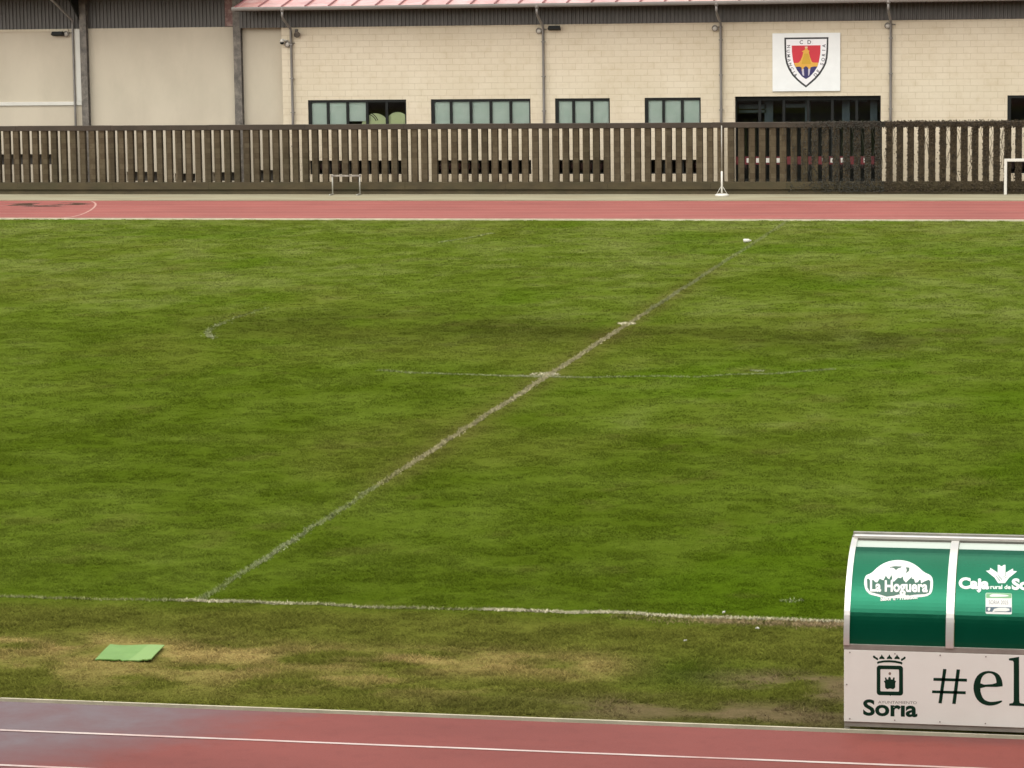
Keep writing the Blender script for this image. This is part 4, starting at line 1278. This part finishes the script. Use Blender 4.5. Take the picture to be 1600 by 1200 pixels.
e_out = [(1210, 418), (1212, 470), (1238, 530), (1285, 552), (1335, 552), (1372, 545), (1405, 538), (1405, 552), (1370, 572), (1320, 586), (1272, 586), (1215, 566), (1170, 520), (1148, 450), (1150, 390), (1172, 330), (1215, 290), (1270, 275), (1325, 280), (1372, 302), (1400, 345), (1410, 395), (1408, 420)]
e_hole = [(1208, 400), (1354, 392), (1352, 355), (1338, 318), (1310, 298), (1275, 296), (1240, 312), (1218, 345)]
def soft(P, k=1):
    return smooth_path(P, k)
shp.append(poly_shape([soft(e_out), soft(e_hole)]))
l_ = [(1465, 165), (1556, 150), (1558, 540), (1562, 562), (1610, 572), (1612, 592), (1468, 586), (1468, 568), (1500, 562), (1508, 545), (1508, 200), (1500, 186), (1465, 182)]
shp.append(poly_shape([l_]))
applied("hashtag_lettering", shp, lambda x, y: zb(x, y), M_INK, board)

panels = [o for o in dug.children if o.name.startswith("curved_panel")]
# mountain logo on the first green panel: zoom units (12.31 per px, origin 1340,865)
def z4(u, v, off): return on_curve(1340 + u / 12.31, 865 + v / 12.31, off)
badge = soft([(128, 500), (160, 420), (265, 385), (380, 270), (520, 180), (690, 135), (860, 132), (1010, 170), (1150, 245), (1280, 370), (1400, 415), (1450, 490), (1452, 640), (1425, 770), (1330, 830), (1120, 848), (900, 862), (700, 862), (480, 850), (330, 815), (220, 785), (150, 700), (126, 600)], 2)
applied("badge", [poly_shape([badge])], lambda x, y: z4(x, y, .0015), M_PWHITE, panels[0], 30)
grn = [(180, 500), (205, 485), (240, 520), (300, 510), (340, 555), (380, 560), (425, 490), (470, 510), (500, 520), (545, 430), (575, 480), (610, 500), (650, 420), (668, 480), (640, 540), (700, 545), (780, 470), (830, 480), (870, 445), (880, 510), (930, 565), (985, 510), (1050, 450), (1040, 490), (1085, 495), (1110, 570), (1160, 555), (1190, 510), (1215, 520), (1220, 580), (1290, 540), (1370, 510), (1400, 540), (1395, 660), (1370, 760), (1300, 785), (1150, 790), (960, 818), (900, 780), (870, 800), (790, 790), (700, 815), (560, 830), (420, 790), (240, 740), (190, 660)]
applied("mountain_field", [poly_shape([grn])], lambda x, y: z4(x, y, .0030), flat("logo_green", (0.010, 0.105, 0.060), 0.3), panels[0], 30)
applied("mountain_field", [poly_shape([[(600, 300), (640, 262), (720, 250), (850, 255), (840, 275), (785, 290), (738, 325), (700, 290), (650, 275)]]), poly_shape([[(930, 270), (1000, 280), (990, 340), (930, 385), (945, 330)]])], lambda x, y: z4(x, y, .0030), flat("logo_grey_green", (0.06, 0.13, 0.09), 0.3), panels[0], 30)
applied("badge_lettering", [lettering("La Hoguera", 240, 728, 1350, 205, 0.012, .036)], lambda x, y: z4(x, y, .0045), M_PWHITE, panels[0], 30)
applied("badge_small_lettering", [lettering("Sabor de Tradici\u00f3n", 440, 912, 1150, 78, -0.055, .05)], lambda x, y: z4(x, y, .0045), M_PWHITE, panels[0], 30)
# bank lettering on the second panel: zoom units (12 per px, origin 1490,870)
def z5(u, v, off): return on_curve(1490 + u / 12.0, 870 + v / 12.0, off)
shp = [lettering("Caja", 95, 590, 668, 190, 0.02, .05), lettering("rural de", 690, 605, 1070, 75, 0.01, .03), lettering("Soria", 1090, 610, 1740, 190, 0.02, .05)]
shp += [poly_shape([[(828, 160), (850, 160), (900, 190), (945, 158), (972, 160), (972, 300), (955, 500), (880, 500), (850, 380), (828, 320)]]),
        poly_shape([[(605, 270), (675, 262), (690, 215), (820, 300), (850, 390), (880, 500), (835, 500), (770, 400)]]),
        poly_shape([[(1190, 280), (1120, 272), (1112, 228), (985, 300), (965, 390), (935, 500), (965, 500), (1040, 400)]])]
applied("bank_lettering", shp, lambda x, y: z5(x, y, .0015), M_PWHITE, panels[1], 30)
applied("logo_stripe", [poly_shape([[(790, 372), (800, 366), (880, 455), (870, 470)]]), poly_shape([[(822, 352), (832, 346), (912, 430), (905, 448)]]), poly_shape([[(925, 385), (985, 345), (990, 352), (932, 395)]]), poly_shape([[(950, 410), (1010, 370), (1014, 378), (955, 420)]])], lambda x, y: z5(x, y, .0030), flat("stripe_grey", (0.20, 0.30, 0.26), 0.3), panels[1], 30)
applied("sticker", [poly_shape([rrect(600, 680, 1092, 1072, 26, 0.02)])], lambda x, y: z5(x, y, .0015), M_PWHITE, panels[1], 30)
applied("sticker_green", [poly_shape([rrect(608, 688, 1086, 778, 18, 0.01)])], lambda x, y: z5(x, y, .0028), flat("sticker_green_ink", (0.16, 0.42, 0.18), 0.3), panels[1], 30)
applied("sticker_navy", [poly_shape([rrect(604, 942, 1086, 1032, 10, 0.02)])], lambda x, y: z5(x, y, .0028), flat("sticker_navy_ink", (0.05, 0.10, 0.14), 0.3), panels[1], 30)
applied("sticker_lettering", [poly_shape([smooth_path([(668, 735), (720, 705), (800, 705), (1030, 722), (1030, 752), (800, 758), (690, 758)], 1)]), poly_shape([smooth_path([(630, 970), (690, 950), (690, 1000), (655, 1030)], 1)]), poly_shape([smooth_path([(720, 1040), (775, 960), (1045, 960), (1050, 1030), (780, 1025), (750, 1042)], 1)])], lambda x, y: z5(x, y, .0042), flat("sticker_pale", (0.70, 0.74, 0.70), 0.3), panels[1], 30)
applied("sticker_words", [lettering("SORIA 2025", 660, 892, 1025, 72, 0.01, -.004)], lambda x, y: z5(x, y, .0028), flat("sticker_grey", (0.22, 0.22, 0.22), 0.4), panels[1], 30)

# ------------------------------------------------------------------ small things on the grass
cs = [on_ground(px, py, .05) for px, py in [(149, 1025), (236, 1027), (257, 1005.5), (172, 1003.5)]]
cx = sum(c[0] for c in cs) / 4; cy = sum(c[1] for c in cs) / 4
b = MB(); nu, nv = 14, 14
top = []
for j in range(nv + 1):
    for i in range(nu + 1):
        u, v = i / nu, j / nv
        p = (cs[0] * (1 - u) + cs[1] * u) * (1 - v) + (cs[3] * (1 - u) + cs[2] * u) * v
        rag = .05 * (random.random() - .5) if j == 0 else 0
        z = .016 + .012 * v + .006 * math.sin(u * 7 + v * 3) + .04 * max(0, u - .66) * (1 - .3 * v)
        top.append((p[0], p[1] + rag, z))
nn = len(top)
F = [(j * (nu + 1) + i, j * (nu + 1) + i + 1, (j + 1) * (nu + 1) + i + 1, (j + 1) * (nu + 1) + i) for j in range(nv) for i in range(nu)]
F2 = [tuple(nn + k for k in reversed(f)) for f in F]
rim = [i for i in range(nu + 1)] + [j * (nu + 1) + nu for j in range(1, nv + 1)] + [nv * (nu + 1) + i for i in range(nu - 1, -1, -1)] + [j * (nu + 1) for j in range(nv - 1, 0, -1)]
F3 = [(rim[k], nn + rim[k], nn + rim[(k + 1) % len(rim)], rim[(k + 1) % len(rim)]) for k in range(len(rim))]
b.add(top + [(x, y, z - .012) for x, y, z in top], F + F2 + F3, False)
def mat_material():
    m, t, bb = newmat("light_green_plastic")
    tc = N(t, "ShaderNodeTexCoord"); sp = N(t, "ShaderNodeSeparateXYZ"); t.links.new(tc.outputs["Object"], sp.inputs[0])
    c = mixrgb(t, ramp(t, noise(t, 5, 4), 0.35, 0.7), (0.120, 0.255, 0.038), (0.150, 0.295, 0.055))
    c = mixrgb(t, ramp(t, sp.outputs[0], 0.085, 0.10), c, (0.185, 0.325, 0.075))     # lighter right third: light on its tilted fold, put into the colour
    t.links.new(c, bb.inputs["Base Color"]); bb.inputs["Roughness"].default_value = 0.5
    return m
o = b.build("plastic_mat", mat_material(), base=(cx, cy, 0))
tag(o, "light green square plastic mat lying in the dry grass outside the touchline", "mat")
c = on_ground(1167, 377, .04)
t = thing("plastic_bottle", (c[0], c[1], .0), "white plastic bottle lying on the far grass right of the halfway line", "bottle")
b = MB(); b.tube([(c[0] - .10, c[1], .06), (c[0] - .09, c[1], .06), (c[0] + .05, c[1] + .02, .06), (c[0] + .09, c[1] + .025, .06)], [.04, .052, .052, .02], 12); b.build("bottle_body", M_WHITE, t)
b = MB(); b.tube([(c[0] + .09, c[1] + .025, .06), (c[0] + .125, c[1] + .03, .06)], .022, 10); b.build("cap", M_WHITE, t)
for px, py, r, lab in [(1131, 957.5, .018, "tiny white scrap just above the touchline, left of the shelter"), (1183.5, 982.5, .022, "tiny white scrap just below the touchline, nearest the shelter"), (1071, 1001, .020, "dull white scrap in the margin grass below the touchline")]:
    c = on_ground(px, py, .03)
    b = MB(); P = []
    for k_ in range(7):
        q = 2 * math.pi * k_ / 7; rr = r * random.uniform(.7, 1.2)
        P.append((c[0] + rr * math.cos(q), c[1] + rr * math.sin(q), .035 + random.uniform(0, .015)))
    P2 = [(x, y, z - .012) for x, y, z in P]
    b.add(P + P2, [tuple(range(7)), tuple(range(13, 6, -1))] + [(i, 7 + i, 7 + (i + 1) % 7, (i + 1) % 7) for i in range(7)])
    o = b.build("paper_scrap", M_WHITE, base=(c[0], c[1], 0))
    tag(o, lab, "litter", "white scraps by the touchline")

# ------------------------------------------------------------------ the stand the photograph is taken from (seen only in reflections)
gs = MB()
for k_ in range(10):
    gs.box(-60, 80, -34.6 - .85 * (k_ + 1), -34.6 - .85 * k_, -.04, 4.4 + .42 * k_)
gs.box(-60, 80, -46, -43.2, -.04, 14.0)
gs.box(-60, 80, -46, -23.5, 14.2, 14.8)
struct(gs.build("grandstand", mat("grey_stand", (0.17, 0.17, 0.17), 0.8, 0.2, 0.3)))
